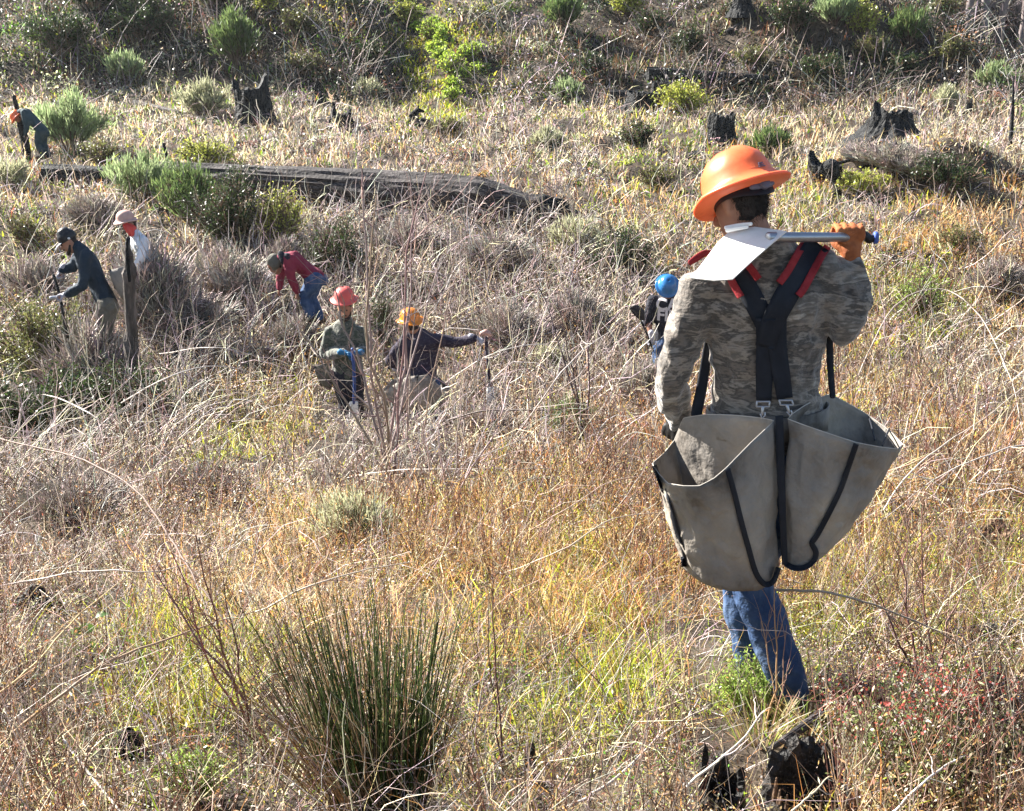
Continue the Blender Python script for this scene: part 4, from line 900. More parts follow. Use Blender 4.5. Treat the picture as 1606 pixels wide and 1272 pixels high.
# 5 pale hard hat, white shirt
y = 17.2
J = px_joints(y, 1.0, head=(203, 352, 0), neck=(210, 366, .02), chest=(222, 388, .02), pelvis=(228, 428, 0), shL=(212, 374, .16), shR=(222, 376, -.15),
    elL=(208, 400, .2), wrL=(200, 420, .1), hdL=(-.3, 0, -1), elR=(222, 405, -.25), wrR=(210, 424, -.2), hdR=(-.3, 0, -1),
    hipL=(228, 434, .1), hipR=(228, 434, -.1), knL=(222, 470, .1), knR=(226, 470, -.1), anL=(228, 505, .1), anR=(232, 505, -.1), toe=(-1, 0, 0))
r5, s5, _ = make_person('worker in pale brown hard hat, red bandana and white shirt beyond the snag', J, .026,
    dict(skin='skin_dark', shirt='white_cloth', trousers='khaki_cloth', glove='grey_glove'), (-.75, -.5, -.3), (-.2, 0, 1), CREW)
hard_hat(r5, P(197, 345, y), (-.12, -.08, .99), (-.8, -.5, 0), 'tan_plastic', 1.02)
bm = bmesh.new(); limb(bm, [P(198, 354, y-.1), P(203, 359, y-.11), P(206, 366, y-.11)], [.05, .065, .05]); limb(bm, [P(204, 355, y-.06), P(208, 359, y-.02), P(208, 366, y)], [.05, .06, .06]); link('bandana', fuse(bm, .02, 2, 'bandana'), 'red_bandana', r5, True)
bvW = bvh_of(s5); bm = bmesh.new(); limb(bm, [P(201, 374, y-.17), P(200, 386, y-.2), P(203, 400, y-.22)], [.03, .035, .03]); link('chest_strap', bm_mesh(bm, 'chest_strap'), 'webbing', r5, True)
# 6 blue hard hat, head bowed, black T-shirt
y = 15.2
J = px_joints(y, 1.0, head=(1048, 452, -.12), neck=(1050, 462, .02), chest=(1052, 488, .02), pelvis=(1050, 535, 0), shL=(1077, 470, 0), shR=(1024, 470, 0),
    elL=(1085, 505, 0), wrL=(1075, 530, -.1), hdL=(-.2, -.1, -1), elR=(1016, 503, -.02), wrR=(1022, 528, -.15), hdR=(.1, -.2, -1),
    hipL=(1060, 543, 0), hipR=(1038, 543, 0), knL=(1062, 585, -.1), knR=(1036, 585, -.1), anL=(1062, 622, 0), anR=(1035, 624, 0), toe=(0, -1, 0))
r6, s6, _ = make_person('worker in glossy blue hard hat with bowed head and black lettered T-shirt', J, .024,
    dict(skin='skin_dark', shirt='dark_cloth', trousers='denim', glove='grey_glove'), (0, -.75, -.66), (0, -.66, .75), CREW, bare=(True, False), short=True)
hard_hat(r6, P(1047, 447, y-.15), (0, -.80, .60), (0, -.6, -.8), 'blue_plastic', .97)
bv6 = bvh_of(s6)
def text_on(bv, s, u, v, size, y, mat, root):
    cu = bpy.data.curves.new('t', 'FONT'); cu.body = s; cu.size = size; cu.align_x = 'CENTER'; cu.offset = size*.035; cu.extrude = 0
    o = bpy.data.objects.new('t', cu); C.objects.link(o)
    me = bpy.data.meshes.new_from_object(o.evaluated_get(bpy.context.evaluated_depsgraph_get())); bpy.data.objects.remove(o)
    bm = bmesh.new(); bm.from_mesh(me); bmesh.ops.subdivide_edges(bm, edges=bm.edges[:], cuts=1); bmesh.ops.triangulate(bm, faces=bm.faces[:])
    c = P(u, v, y)
    for w_ in bm.verts:
        q = c+Vector((w_.co.x, 0, w_.co.y)); h = bv.ray_cast(q-Vector((0, 1, 0)), Vector((0, 1, 0))); w_.co = (h[0] if h[0] else q)-Vector((0, .012, 0))
    bm.to_mesh(me); bm.free(); me.name = 'shirt_lettering'; return link('shirt_lettering', me, mat, root)
text_on(bv6, 'CAL', 1050, 483, .20, y, 'white_print', r6); text_on(bv6, 'FIRE', 1051, 500, .20, y, 'white_print', r6)
t = empty('planting_shovel', P(1022, 540, y), 'small dark bladed tool held up beside the worker in blue hard hat', 'shovel', 'hand tools of the crew')
bm = bmesh.new(); limb(bm, [P(1024, 550, y-.2), P(1014, 522, y-.2), P(1006, 505, y-.2)], [.014, .014, .014]); link('shaft', bm_mesh(bm, 'shaft'), 'charred_wood', t, True)
bm = bmesh.new(); loft(bm, [(P(1007, 502, y-.2), Vector((.03, 0, 0)), Vector((0, .012, 0))), (P(1001, 489, y-.2), Vector((.075, 0, .02)), Vector((0, .015, 0))), (P(994, 481, y-.2), Vector((.05, 0, .02)), Vector((0, .01, 0)))], 14, 3, (.3, .5)); link('blade', bm_mesh(bm, 'blade'), 'black_plastic', t, True)
# 7 far left, bending behind the burnt pole
y = 27.5
J = px_joints(y, 1.0, head=(27, 182, 0), neck=(33, 176, 0), chest=(45, 182, 0), pelvis=(64, 202, 0), shL=(38, 176, -.17), shR=(40, 176, .17),
    elL=(42, 196, -.2), wrL=(40, 211, -.15), hdL=(-.2, 0, -1), elR=(36, 196, .15), wrR=(34, 208, .1), hdR=(-.2, 0, -1),
    hipL=(65, 206, -.1), hipR=(65, 206, .1), knL=(60, 224, -.1), knR=(68, 226, .1), anL=(68, 244, -.1), anR=(76, 244, .12), toe=(-1, 0, 0))
r7, s7, _ = make_person('distant worker in orange hard hat and dark teal clothes bending behind a burnt pole', J, .03,
    dict(skin='skin_dark', shirt='teal_cloth', trousers='teal_cloth', glove='black_glove'), (-.8, 0, -.6), (-.6, 0, .8), CREW)
hard_hat(r7, P(26, 183, y), (-.7, -.1, .7), (-.7, 0, -.7), 'orange_plastic', 1.05)
# ------------------------------------------------------------- stumps, snags, logs
def at_height(u, v, h):
    k = (V0-v)/F; dx, dy, dz = (u-U0)/F, CT+k*ST, -ST+k*CT
    t = np.concatenate([np.arange(1.6, 30, .03), np.arange(30, 120, .2)])/dy
    dd = dz*t-hz(dx*t, dy*t)-h; i = np.argmax(dd < 0); return Vector((dx*t[i], dy*t[i], dz*t[i]))
def mpp(p): return (p.y*CT-p.z*ST)/F
def stump(u, v, w, h, label, mat='charred_wood', name='burnt_stump', group='burnt stumps in the clearcut', top=None, flare=1.35, hollow=.5, seed=0, dt=0., lean=0., n=56, jag=.25, wall=.72, tw=.8, depth=.9):
    """w, h in photo pixels at the base point; top(theta) gives relative height round the rim"""
    p = ground_at(u, v); m = mpp(p); W, H = w*m/2, h*m; rg = random.Random(seed); off = rg.random()*50
    root = empty(name, p, label, 'stump', group); bm = bmesh.new(); th = [i/n*2*math.pi for i in range(n)]
    def flute(t, z): return 1+.16*mnoise.noise(Vector((math.cos(t)*2.1+off, math.sin(t)*2.1, z*.5)))+.10*mnoise.noise(Vector((math.cos(t)*6+off, math.sin(t)*6, z*.8)))+.04*mnoise.noise(Vector((math.cos(t)*18, math.sin(t)*18+off, z*3)))
    tp = []
    for t in th:
        q = top(t) if top else 1.
        tp.append(max(.08, q*(1+jag*(mnoise.noise(Vector((math.cos(t)*3+off, math.sin(t)*3, 4)))+.6*mnoise.noise(Vector((math.cos(t)*11+off, math.sin(t)*11, 9)))))))
    rings = []; L = 12
    for i in range(L+1):
        z = i/L; ring = []
        for t, q in zip(th, tp):
            r = W*(tw+(flare-tw)*(1-z)**2.2)*flute(t, z*2)*(1 if i < L else .97)
            if i == 0: r *= 1.1
            ring.append(p+Vector((math.cos(t)*r+lean*m*z*h*0+lean*W*z*q, math.sin(t)*r*depth, -.12 if i == 0 else H*z*q)))
        rings.append(ring)
    for i in range(1, 6):
        z = 1-i/5*hollow; f = wall-.12*i/5
        rings.append([p+Vector((math.cos(t)*W*tw*f*flute(t, 5+i)+lean*W*z, math.sin(t)*W*tw*f*depth, H*q*z+(.02 if i < 2 else 0))) for t, q in zip(th, tp)])
    rings_to_bm(bm, rings); me = bm_mesh(bm, name)
    displace(me, lambda c: .05*W*(N3(c, 9/max(W, .2))+.5*N3(c, 25/max(W, .2))))
    link('charred_wood' if mat == 'charred_wood' else 'rotten_wood', me, mat, root, False)
    return root, p, m, W, H
def roots(root, p, W, H, n, mat, seed, L=1.8):
    rg = random.Random(seed); 
    for i in range(n):
        a = i/n*6.28+rg.random(); pts = []; l = W*L*(.7+.6*rg.random())
        for j in range(5):
            t = j/4; q = Vector((p.x+math.cos(a+.3*t)*(W*.7+l*t), p.y+math.sin(a+.3*t)*(W*.7+l*t), 0)); q.z = float(hz(q.x, q.y))+H*.35*(1-t)**1.5-.03; pts.append(q)
        bm = bmesh.new(); limb(bm, pts, [W*.22*(1-.18*j) for j in range(5)], n=8, sub=3); me = bm_mesh(bm, 'root'); displace(me, lambda c: .03*N3(c, 9)); link('root', me, mat, root)
def spikes(*L):     # relative rim heights: bumps at given angles
    def f(t):
        q = L[0]
        for a, wdt, h in L[1:]:
            d = (t-a+math.pi) % (2*math.pi)-math.pi; q += h*math.exp(-(d/wdt)**2)
        return q
    return f
PI = math.pi
stump(402, 194, 62, 74, 'tallest burnt stump with notched top standing left of centre under the hill', top=spikes(.70, (PI, .3, .26), (.1, .85, .30)), flare=1.12, tw=.86, seed=2, lean=-.22, hollow=.5, jag=.1)
stump(497, 160, 22, 34, 'small pointed burnt stump on the right of the tallest one', top=spikes(.55, (1.2, .8, .55)), seed=3, tw=.5)
stump(537, 200, 36, 38, 'broken burnt stump with a spike on its left side, beside pale weeds', top=spikes(.5, (PI, .3, .6), (0, .6, .2)), seed=4)
r_, p_, m_, W_, H_ = stump(650, 198, 16, 22, 'thin twisted burnt snag with reaching roots in the middle distance', top=spikes(.6, (1, .5, .5)), seed=5, name='burnt_snag'); roots(r_, p_, W_*1.6, H_, 4, 'charred_wood', 3, 3.5)
bm = bmesh.new(); limb(bm, [p_+Vector((-.1, 0, .25)), p_+Vector((.1, 0, .38)), p_+Vector((.25, 0, .35))], [.05, .07, .03]); limb(bm, [p_+Vector((.05, 0, .2)), p_+Vector((.12, 0, .5))], [.07, .02]); link('branch_stub', bm_mesh(bm, 'branch_stub'), 'charred_wood', r_)
stump(1131, 226, 46, 48, 'burnt stump with ragged flat top right behind the orange hard hat', top=spikes(.85, (PI, .5, .1)), seed=6, jag=.35, tw=.85, flare=1.15)
r_, p_, m_, W_, H_ = stump(1395, 226, 84, 56, 'wide low burnt stump with flared root buttress on the right', top=spikes(.85, (2.6, .2, .25)), seed=7, flare=1.75, tw=.72, jag=.3); roots(r_, p_, W_, H_, 7, 'charred_wood', 8, 1.2)
stump(1410, 248, 34, 26, 'small dark stump chunk just below the wide root buttress stump', seed=8, top=spikes(.8), tw=.8)
stump(1162, 28, 34, 26, 'dark stump on the hillside at the top edge of the picture', seed=9, top=spikes(.8, (0, .8, .3)))
stump(1010, 172, 60, 34, 'dark low stump at the foot of the hill behind yellow green bush', seed=10, top=spikes(.7), flare=1.2)
stump(1444, 178, 14, 12, 'tiny dark stump in the pale grass of the right background', seed=11)
stump(1518, 178, 10, 22, 'thin upright reddish stump in the pale grass at far right', seed=12, top=spikes(.7, (0, .8, .4)))
stump(1225, 225, 22, 20, 'small dark stump on green tussock between the orange hat and root mound', seed=13)
stump(1030, 150, 20, 20, 'small blackened stub beside the hillside log', seed=14)
r_, p_, m_, W_, H_ = stump(1292, 288, 44, 40, 'black burnt chunk of wood propped on one leg above green grass', name='burnt_log_chunk', top=spikes(.7, (PI, .4, .45)), seed=15, flare=.7, tw=1.2, hollow=.2)
bm = bmesh.new(); q = ground_at(1312, 304); limb(bm, [q-Vector((0, 0, .05)), q+Vector((-.02, 0, .25)), q+Vector((-.15, 0, .55))], [.09, .10, .16]); link('leg', bm_mesh(bm, 'leg'), 'charred_wood', r_)
bm = bmesh.new(); q = P(1268, 262, p_.y); limb(bm, [q, q+Vector((.15, 0, -.05)), q+Vector((.9, .2, .12))], [.02, .05, .03]); link('branch_stub', bm_mesh(bm, 'branch_stub'), 'charred_wood', r_)
# near stumps at the lower right
noisy('char_near', [(.003, .003, .003), (.010, .009, .008), (.07, .055, .045)], (25, 25, 6), 8, .6, 1, 60, bdist=.02, spec=.4)
stump(1262, 1330, 142, 152, 'hollow charred stump with rotten brown foot at the bottom edge', mat='char_near', top=spikes(.62, (PI/2, 1.3, .42), (PI*.9, .5, .1)), seed=21, n=96, hollow=.75, wall=.8, flare=1.05, tw=.95, jag=.16)
bm = bmesh.new(); pp = ground_at(1268, 1330); m = mpp(pp)
R0 = [o for o in bpy.data.objects if o.get('label', '').startswith('hollow charred stump')][0]
for i in range(110):
    a = -math.pi*(.02+.96*i/109); rr = 142*m/2*(.95+.08*random.random()); q = pp+Vector((math.cos(a)*rr, math.sin(a)*rr*.9, 152*m*(.12+.25*random.random()))); hh = (.045+.045*random.random())*(1+.4*math.sin(i*.9)); t_ = Vector((-math.sin(a), math.cos(a), 0))
    limb(bm, [q, q+Vector((0, 0, hh*.6)), q+Vector((0, 0, hh*1.2+.03))-(q-pp)*.06], [.008, .007, .003], n=5, sub=1, flat=.8)
link('wood_splinters', bm_mesh(bm, 'wood_splinters'), 'rotten_wood', R0)
stump(1128, 1312, 80, 145, 'jagged charred stump piece left of the hollow stump at the bottom', mat='char_near', top=spikes(.55, (PI*.95, .35, .5), (PI/2, .7, .35), (.1, .4, .2)), seed=22, n=80, hollow=.7, jag=.25, tw=.85, flare=1.3)
stump(831, 1232, 20, 62, 'narrow charred post stub in the foreground grass', mat='char_near', seed=23, top=spikes(.9), tw=.9, flare=1.1, hollow=.1)
stump(1556, 862, 52, 44, 'dark rotten stump with pale broken rim in the grass at the right', mat='rotten_wood', seed=24, top=spikes(.7, (1., .6, .45)), tw=.9, flare=1.2, hollow=.8)
stump(60, 962, 60, 36, 'dark rotten stump sunk in grey twigs at the left edge', mat='charred_wood', seed=25, top=spikes(.7, (2., .6, .4)), tw=.9)
stump(205, 1188, 46, 34, 'small dark stump in green plants at the lower left', mat='charred_wood', seed=26, top=spikes(.7, (2., .6, .4)), tw=.9)

def log(name, label, a, b, ra, rb, mat='weathered_log', group='fallen logs', sink=.2, bend=0, n=28, char=None, seg=26, kink=None, prof=None):
    root = empty(name, a.lerp(b, .5), label, 'log', group); d = (b-a); sd = Vector((-d.y, d.x, 0)).normalized(); rings = []
    up = d.cross(sd).normalized(); up = up if up.z > 0 else -up
    for i in range(seg+1):
        t = i/seg; r = ra+(rb-ra)*t if prof is None else float(np.interp(t, *prof)); c = a.lerp(b, t)+up*(r*(1-sink)+bend*math.sin(t*PI)); ring = []
        if i in (0, seg): c = c
        for j in range(n):
            th = j/n*2*PI; q = Vector((math.cos(th)*2, math.sin(th)*2, t*d.length*.6))
            rr = r*(1+.10*N3(q)+.08*N3(q, 3.1)+(.05*N3(Vector((math.cos(th)*9, math.sin(th)*9, t*d.length*.5)))*2.4))
            ring.append(c+sd*math.cos(th)*rr+up*math.sin(th)*rr)
        if i in (0, seg):
            ring = [p+(d.normalized()*(1 if i else -1))*(.15*r+.5*r*N3(p, 5)) for p in ring]
        rings.append(ring)
    bm = bmesh.new(); rings_to_bm(bm, rings); link('trunk', bm_mesh(bm, 'trunk'), mat, root); return root
def gp(u, v): return ground_at(u, v)
R1 = log('fallen_log', 'long weathered grey fallen log crossing the valley behind the crew', gp(232, 286), gp(835, 348), .20, .36, seg=170, n=48, prof=([0, .4, .75, .88, 1], [.24, .33, .41, .40, .26]))
bm = bmesh.new(); a, b = gp(800, 345), gp(905, 345); limb(bm, [a+Vector((0, 0, .18)), a.lerp(b, .5)+Vector((0, 0, .26)), b+Vector((0, 0, .12))], [.26, .24, .10], n=14); me = bm_mesh(bm, 'broken_end'); displace(me, lambda c: .07*N3(c, 5)); link('broken_end', me, 'charred_wood', R1)
bm = bmesh.new(); a = gp(545, 335); limb(bm, [a, gp(640, 348)+Vector((0, 0, .1)), gp(760, 352)+Vector((0, 0, .08))], [.10, .16, .1], n=12); me = bm_mesh(bm, 'split_slab'); displace(me, lambda c: .05*N3(c, 6)); link('split_slab', me, 'charred_wood', R1)
log('fallen_log', 'short dark log on the left in line with the long grey log', gp(78, 290), gp(170, 292), .24, .22, 'charred_wood')
log('fallen_log', 'long dark log lying along the foot of the far hill', gp(1015, 128), gp(1200, 134), .22, .16, 'charred_wood')
log('fallen_log', 'dark log under the long hill foot log', gp(960, 160), gp(1110, 166), .2, .14, 'charred_wood')
log('fallen_log', 'pale thin log slanting down the hill near the top centre', gp(880, 62), gp(948, 88), .12, .09)
log('fallen_log', 'dark thin log on the hillside at the upper left', gp(325, 62), gp(392, 22), .14, .1, 'charred_wood')
log('fallen_log', 'thin grey log in pale weeds left of the tallest stump', gp(212, 165), gp(282, 182), .07, .05)
log('fallen_branch', 'long grey branch on the hill right of the dark stump', gp(1140, 60), gp(1190, 28), .07, .04)
log('fallen_branch', 'pale branch leaning on the ground behind the orange hard hat', gp(1078, 250), gp(1122, 222), .05, .03)
log('fallen_log', 'grey log end poking out of brush at the lower right edge', gp(1480, 1010), gp(1700, 985), .03, .045, sink=0)
log('fallen_branch', 'mossy grey branch resting behind the hollow stump', at_height(1205, 1180, .12), at_height(1296, 1124, .06), .008, .022, sink=0)
def pole(name, label, pts, rads, mat, cat, group=None, jitter=.25):
    bm = bmesh.new(); limb(bm, pts, rads, n=12, sub=5); me = bm_mesh(bm, name); r0 = max(rads); displace(me, lambda c: r0*jitter*(N3(c, 1.2/r0*.3)+.5*N3(c, 1.2/r0)))
    o = link(name, me, mat); tag(o, label, cat, group); return o
g = gp(46, 250); d_ = g.y
pole('burnt_pole', 'leaning burnt pole with forked top in front of the distant worker', [g-Vector((0, 0, .2)), P(40, 225, d_), P(31, 190, d_), P(22, 152, d_)], [.09, .09, .07, .03], 'charred_wood', 'pole', 'burnt poles')
g = gp(1584, 245); d_ = g.y
pole('burnt_pole', 'thin upright burnt pole at the right edge of the pale grass', [g-Vector((0, 0, .2)), P(1587, 190, d_), P(1590, 120, d_)], [.05, .04, .02], 'charred_wood', 'pole', 'burnt poles')
g = gp(262, 276); d_ = g.y
pole('burnt_pole', 'short crooked black stick rising behind the long grey log', [g, P(262, 250, d_), P(257, 226, d_)], [.05, .04, .03], 'charred_wood', 'pole', 'burnt poles')
pole('dead_snag', 'broken grey snag trunk standing beside the worker in black cap', [P(210, 640, 13.7), P(209, 590, 13.7), P(206, 520, 13.7), P(203, 450, 13.7), P(203, 405, 13.7), P(199, 388, 13.7)], [.085, .08, .075, .065, .055, .015], 'grey_bark', 'snag', None, .55)
sn = pole('bark_flake', None, [P(203, 440, 13.62), P(200, 410, 13.62), P(199, 375, 13.62)], [.02, .022, .01], 'charred_wood', None)
par = bpy.data.objects['dead_snag']; sn.parent = par
for k_ in ('label', 'category'):
    if k_ in sn: del sn[k_]
g = gp(605, 170)

# ------------------------------------------------------------- shrubs, each a thing with foliage and stems
SHR = {'broom': ((.22, .30, .13), (.36, .42, .22), .035, .16, 1.5), 'pine': ((.07, .12, .04), (.19, .25, .08), .05, .12, 1.3), 'leafy': ((.30, .36, .05), (.46, .46, .10), .045, .55, .3),
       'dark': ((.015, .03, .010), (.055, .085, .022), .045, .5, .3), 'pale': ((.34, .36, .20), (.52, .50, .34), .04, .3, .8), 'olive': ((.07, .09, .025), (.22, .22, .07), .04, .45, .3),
       'huck': ((.12, .17, .05), (.30, .34, .12), .012, .6, .2), 'herb': ((.22, .34, .06), (.36, .46, .10), .014, .45, .4), 'track': ((.28, .44, .05), (.5, .6, .09), .05, .5, .3), 'twiggy': ((.08, .06, .05), (.34, .29, .25), .02, .3, .3)}
def shrub(u, v, w, h, kind, label, name=None, cat='shrub', group='shrubs on the clearcut', seed=0, n=None, stems=None, red=0., depth=.8, red_h=.6):
    p = ground_at(u, v); m = mpp(p); W, H = w*m/2*1.08, h*m*1.15; r = np.random.default_rng(seed+11)
    c0, c1, ls, asp, vert = SHR[kind]; name = name or {'broom': 'coyote_bush', 'pine': 'green_shrub', 'leafy': 'leafy_bush', 'dark': 'evergreen_bush', 'pale': 'pale_bush', 'olive': 'olive_bush', 'huck': 'berry_bush', 'herb': 'green_herb', 'track': 'green_weed', 'twiggy': 'brush_heap'}[kind]
    root = empty(name, p, label, cat, group); S = stems or (230 if kind == 'twiggy' else int(30+16*r.random())); K = 6
    az = r.random(S)*6.283; rad = np.sqrt(r.random(S)); reach = rad*W*(.85+.3*r.random(S)); top = H*(1-.45*rad**2)*(.65+.4*r.random(S))
    t = np.linspace(0, 1, K)[None, :, None]
    foot = np.stack([p.x+np.cos(az)*W*.15*rad, p.y+np.sin(az)*W*.15*rad*depth, np.full(S, p.z-.03)], 1)[:, None]
    tip = np.stack([p.x+np.cos(az)*reach, p.y+np.sin(az)*reach*depth, p.z+top], 1)[:, None]
    pts = foot+(tip-foot)*t; pts[..., :2] -= (np.sin(np.linspace(0, PI, K))[None, :, None]*(tip-foot)*.18)[..., :2]
    pts += r.normal(size=pts.shape)*.025*H*np.linspace(0, 1, K)[None, :, None]
    a = Acc(); sc = jitter(np.array([(.36, .31, .27) if kind == 'twiggy' else (.16, .11, .08)]).repeat(S, 0), r, .35); tubes(a, pts, np.full((S, 1), max(.0018, .0055*H+.00025*p.y))*np.linspace(1, .35, K)[None], sc)
    nb = 7; M = S*nb; idx = np.repeat(np.arange(S), nb); k = r.integers(2, K-1, M); b = pts[idx, k]
    d = (tip-foot)[:, 0][idx]; d /= np.linalg.norm(d, axis=1, keepdims=True)+1e-9; d = d+r.normal(size=(M, 3))*.45; d[:, 2] = np.abs(d[:, 2])*(1+.4*vert); d /= np.linalg.norm(d, axis=1, keepdims=True)
    bl = H*(.16+.2*r.random(M)); e = b+d*bl[:, None]; bp = b[:, None]+(e-b)[:, None]*np.linspace(0, 1, 4)[None, :, None]+r.normal(size=(M, 4, 3))*.01*H; bp[:, 0] = b
    tubes(a, bp, np.full((M, 1), max(.0012, .003*H+.00028*p.y))*np.linspace(1, .5, 4)[None], sc[idx])
    link('stems', a.mesh('stems'), 'twig_bark', root)
    n = n or int(np.clip(W*H*(18000 if kind != 'twiggy' else 2500)/(1+p.y*.11), 900, 22000)); a = Acc(); size = max(ls, .0021*p.y)
    j = r.integers(0, M, n); q = r.random(n)**.7; cen = b[j]+(e-b)[j]*q[:, None]*1.08+r.normal(size=(n, 3))*(.022*H+size*.4)
    c0, c1 = np.array(c0), np.array(c1); mixv = np.clip(r.random(n)[:, None]*.9+.1*r.random((n, 1)), 0, 1); gcl = r.random(M)[j][:, None]
    col = c0*(1-mixv)+c1*mixv; col = col*(.65+.7*gcl)
    if red: 
        rd = (r.random(n) < red*np.clip(((cen[:, 2]-p.z)/H-red_h)*4, 0, 1)); col[rd] = jitter(np.array([(.42, .09, .07)]).repeat(rd.sum(), 0), r, .35)
        pk = r.random(n) < .25; col[pk] = jitter(np.array([(.48, .42, .36)]).repeat(pk.sum(), 0), r, .2)
    if vert > .6:      # needle like: narrow upright ribbons
        L = size*(1.6+1.4*r.random(n)); dd = d[j]*.8+r.normal(size=(n, 3))*.35; dd[:, 2] += .5*vert; dd /= np.linalg.norm(dd, axis=1, keepdims=True)
        pp_ = cen[:, None]+dd[:, None]*L[:, None, None]*np.linspace(0, 1, 3)[None, :, None]; sd_ = np.cross(dd, r.normal(size=(n, 3))); sd_ /= np.linalg.norm(sd_, axis=1, keepdims=True)
        ribbons(a, pp_, (np.full(n, max(size*.22, .0008*p.y))[:, None]*np.array([.8, 1, .3])[None]), sd_, np.clip(col, .01, .9))
    else: leaves(a, cen, size*(.6+.8*r.random(n)), np.clip(col, .01, .9), asp, .5, r)
    link('foliage', a.mesh('foliage'), 'leaf', root); return root
SH = [(112, 240, 112, 74, 'broom', 'soft pale green bush just right of the distant bending worker'), (222, 318, 118, 66, 'broom', 'bright pale green bush in front of the left end of the long log'),
 (322, 262, 92, 42, 'leafy', 'low yellow green bush touching the top of the long log'), (365, 398, 150, 120, 'dark', 'dense dark green thicket below the long log'), (296, 355, 90, 82, 'pine', 'green bush between the pale green bush and the dark thicket'),
 (440, 404, 76, 100, 'leafy', 'yellow leafed bush at the right end of the dark thicket'), (199, 132, 60, 36, 'broom', 'small pale green bush on the left below the shaded hill'), (322, 185, 80, 44, 'pale', 'straw pale bush left of the tallest stump'),
 (372, 108, 62, 68, 'pine', 'upright dark green conifer sapling above the tallest stump'), (1070, 182, 92, 44, 'leafy', 'round yellow green bush above and left of the orange hard hat'),
 (1000, 240, 56, 44, 'dark', 'dark round bush in the pale field left of the orange hat'), (1442, 512, 80, 86, 'herb', 'bright green bush in the orange grass right of the near worker'),
 (1368, 100, 60, 40, 'olive', 'olive bush halfway up the right hill'), (80, 612, 180, 140, 'olive', 'large olive bush below the worker in black cap'), (890, 164, 44, 26, 'broom', 'small pale tussock bush at the foot of the green track'),
 (975, 436, 130, 70, 'dark', 'wide dark bramble bush left of the worker in blue hard hat'), (900, 400, 90, 50, 'pale', 'pale leaved bramble left of the wide dark bramble bush'), (890, 690, 72, 50, 'pine', 'small green bush beside the dark bare stems left of the near worker'),
 (530, 440, 90, 88, 'dark', 'dark bush right behind the worker in maroon shirt'), (605, 560, 34, 90, 'dark', 'narrow dark bush between the red and the amber hard hats'), (1208, 244, 60, 34, 'pine', 'green tussock bush right above the orange hard hat brim'),
 (20, 300, 60, 44, 'pale', 'pale green bush at the left edge near the short dark log'), (160, 262, 70, 40, 'olive', 'olive bush between the two soft pale green bushes'), (40, 390, 70, 50, 'olive', 'olive bush at the left edge above the black cap'),
 (95, 90, 120, 60, 'dark', 'dark bush mass on the shaded hill at the upper left'), (230, 70, 120, 70, 'dark', 'dark bush on the shaded hill right of the upper left mass'), (150, 20, 160, 60, 'dark', 'dark bush at the very top left of the hill'),
 (330, 15, 70, 40, 'olive', 'olive bush at the top of the hill left of the green track'), (470, 60, 70, 44, 'olive', 'olive bush on the hill above the small pointed stump'), (545, 30, 60, 40, 'dark', 'dark bush on the hill left of the green track'), (420, 30, 40, 50, 'leafy', 'sunlit yellow bush at the top left centre'),
 (580, 110, 60, 34, 'dark', 'dark bush at the foot of the green track, left side'), (480, 120, 60, 30, 'olive', 'low olive bush above the small pointed stump'), (880, 45, 60, 44, 'pine', 'green bush on the hill right of the green track'), (985, 30, 56, 44, 'leafy', 'yellow green bush at the hill top right of centre'),
 (1020, 62, 50, 40, 'dark', 'dark bush on the hill under the yellow green one'), (930, 120, 60, 30, 'dark', 'dark bush on the lower hill left of the hill foot log'), (1080, 92, 60, 40, 'dark', 'dark bush just above the hill foot log'), (1240, 60, 70, 50, 'dark', 'dark bush on the right hill beside the top stump'),
 (1310, 40, 60, 40, 'broom', 'grey green bush high on the right hill'), (1355, 60, 50, 44, 'leafy', 'yellow green bush high on the right hill'), (1425, 75, 56, 44, 'pine', 'bright green bush on the right hill ridge'), (1410, 125, 80, 40, 'dark', 'dark bush low on the right hill'), (1490, 100, 60, 40, 'olive', 'olive bush on the ridge by the bare wood'),
 (1480, 30, 44, 34, 'olive', 'small olive bush where the ridge meets the top edge'), (1290, 130, 90, 40, 'dark', 'dark bush at the foot of the right hill'), (1180, 110, 60, 30, 'olive', 'olive bush above the right end of the hill foot log'), (1560, 145, 60, 34, 'broom', 'pale green bush at the foot of the ridge on the right'),
 (1480, 170, 40, 26, 'pale', 'straw coloured tussock near the tiny dark stump'), (1350, 305, 110, 34, 'leafy', 'low yellow green grass bush under the root mound'), (1500, 395, 80, 40, 'olive', 'olive tuft in the orange grass at the right'), (640, 40, 44, 30, 'leafy', 'bright small bush at the top of the green track'),
 (575, 160, 44, 24, 'pale', 'pale tussock right of the small pointed stump'), (700, 215, 60, 26, 'olive', 'low olive tussock in the middle of the pale field'), (860, 235, 50, 26, 'pale', 'pale tussock in the middle of the pale field, right side'), (1030, 300, 70, 40, 'olive', 'olive bush left of the orange hard hat'),
 (860, 590, 60, 40, 'pale', 'pale twiggy bush right of the outstretched tool'), (70, 710, 230, 130, 'dark', 'added dark bramble coloured for shade at the left edge below the large olive bush'), (215, 690, 160, 120, 'dark', 'added dark bush coloured for shade around the foot of the snag')]  # last two dark bushes are added to stand in for valley shade
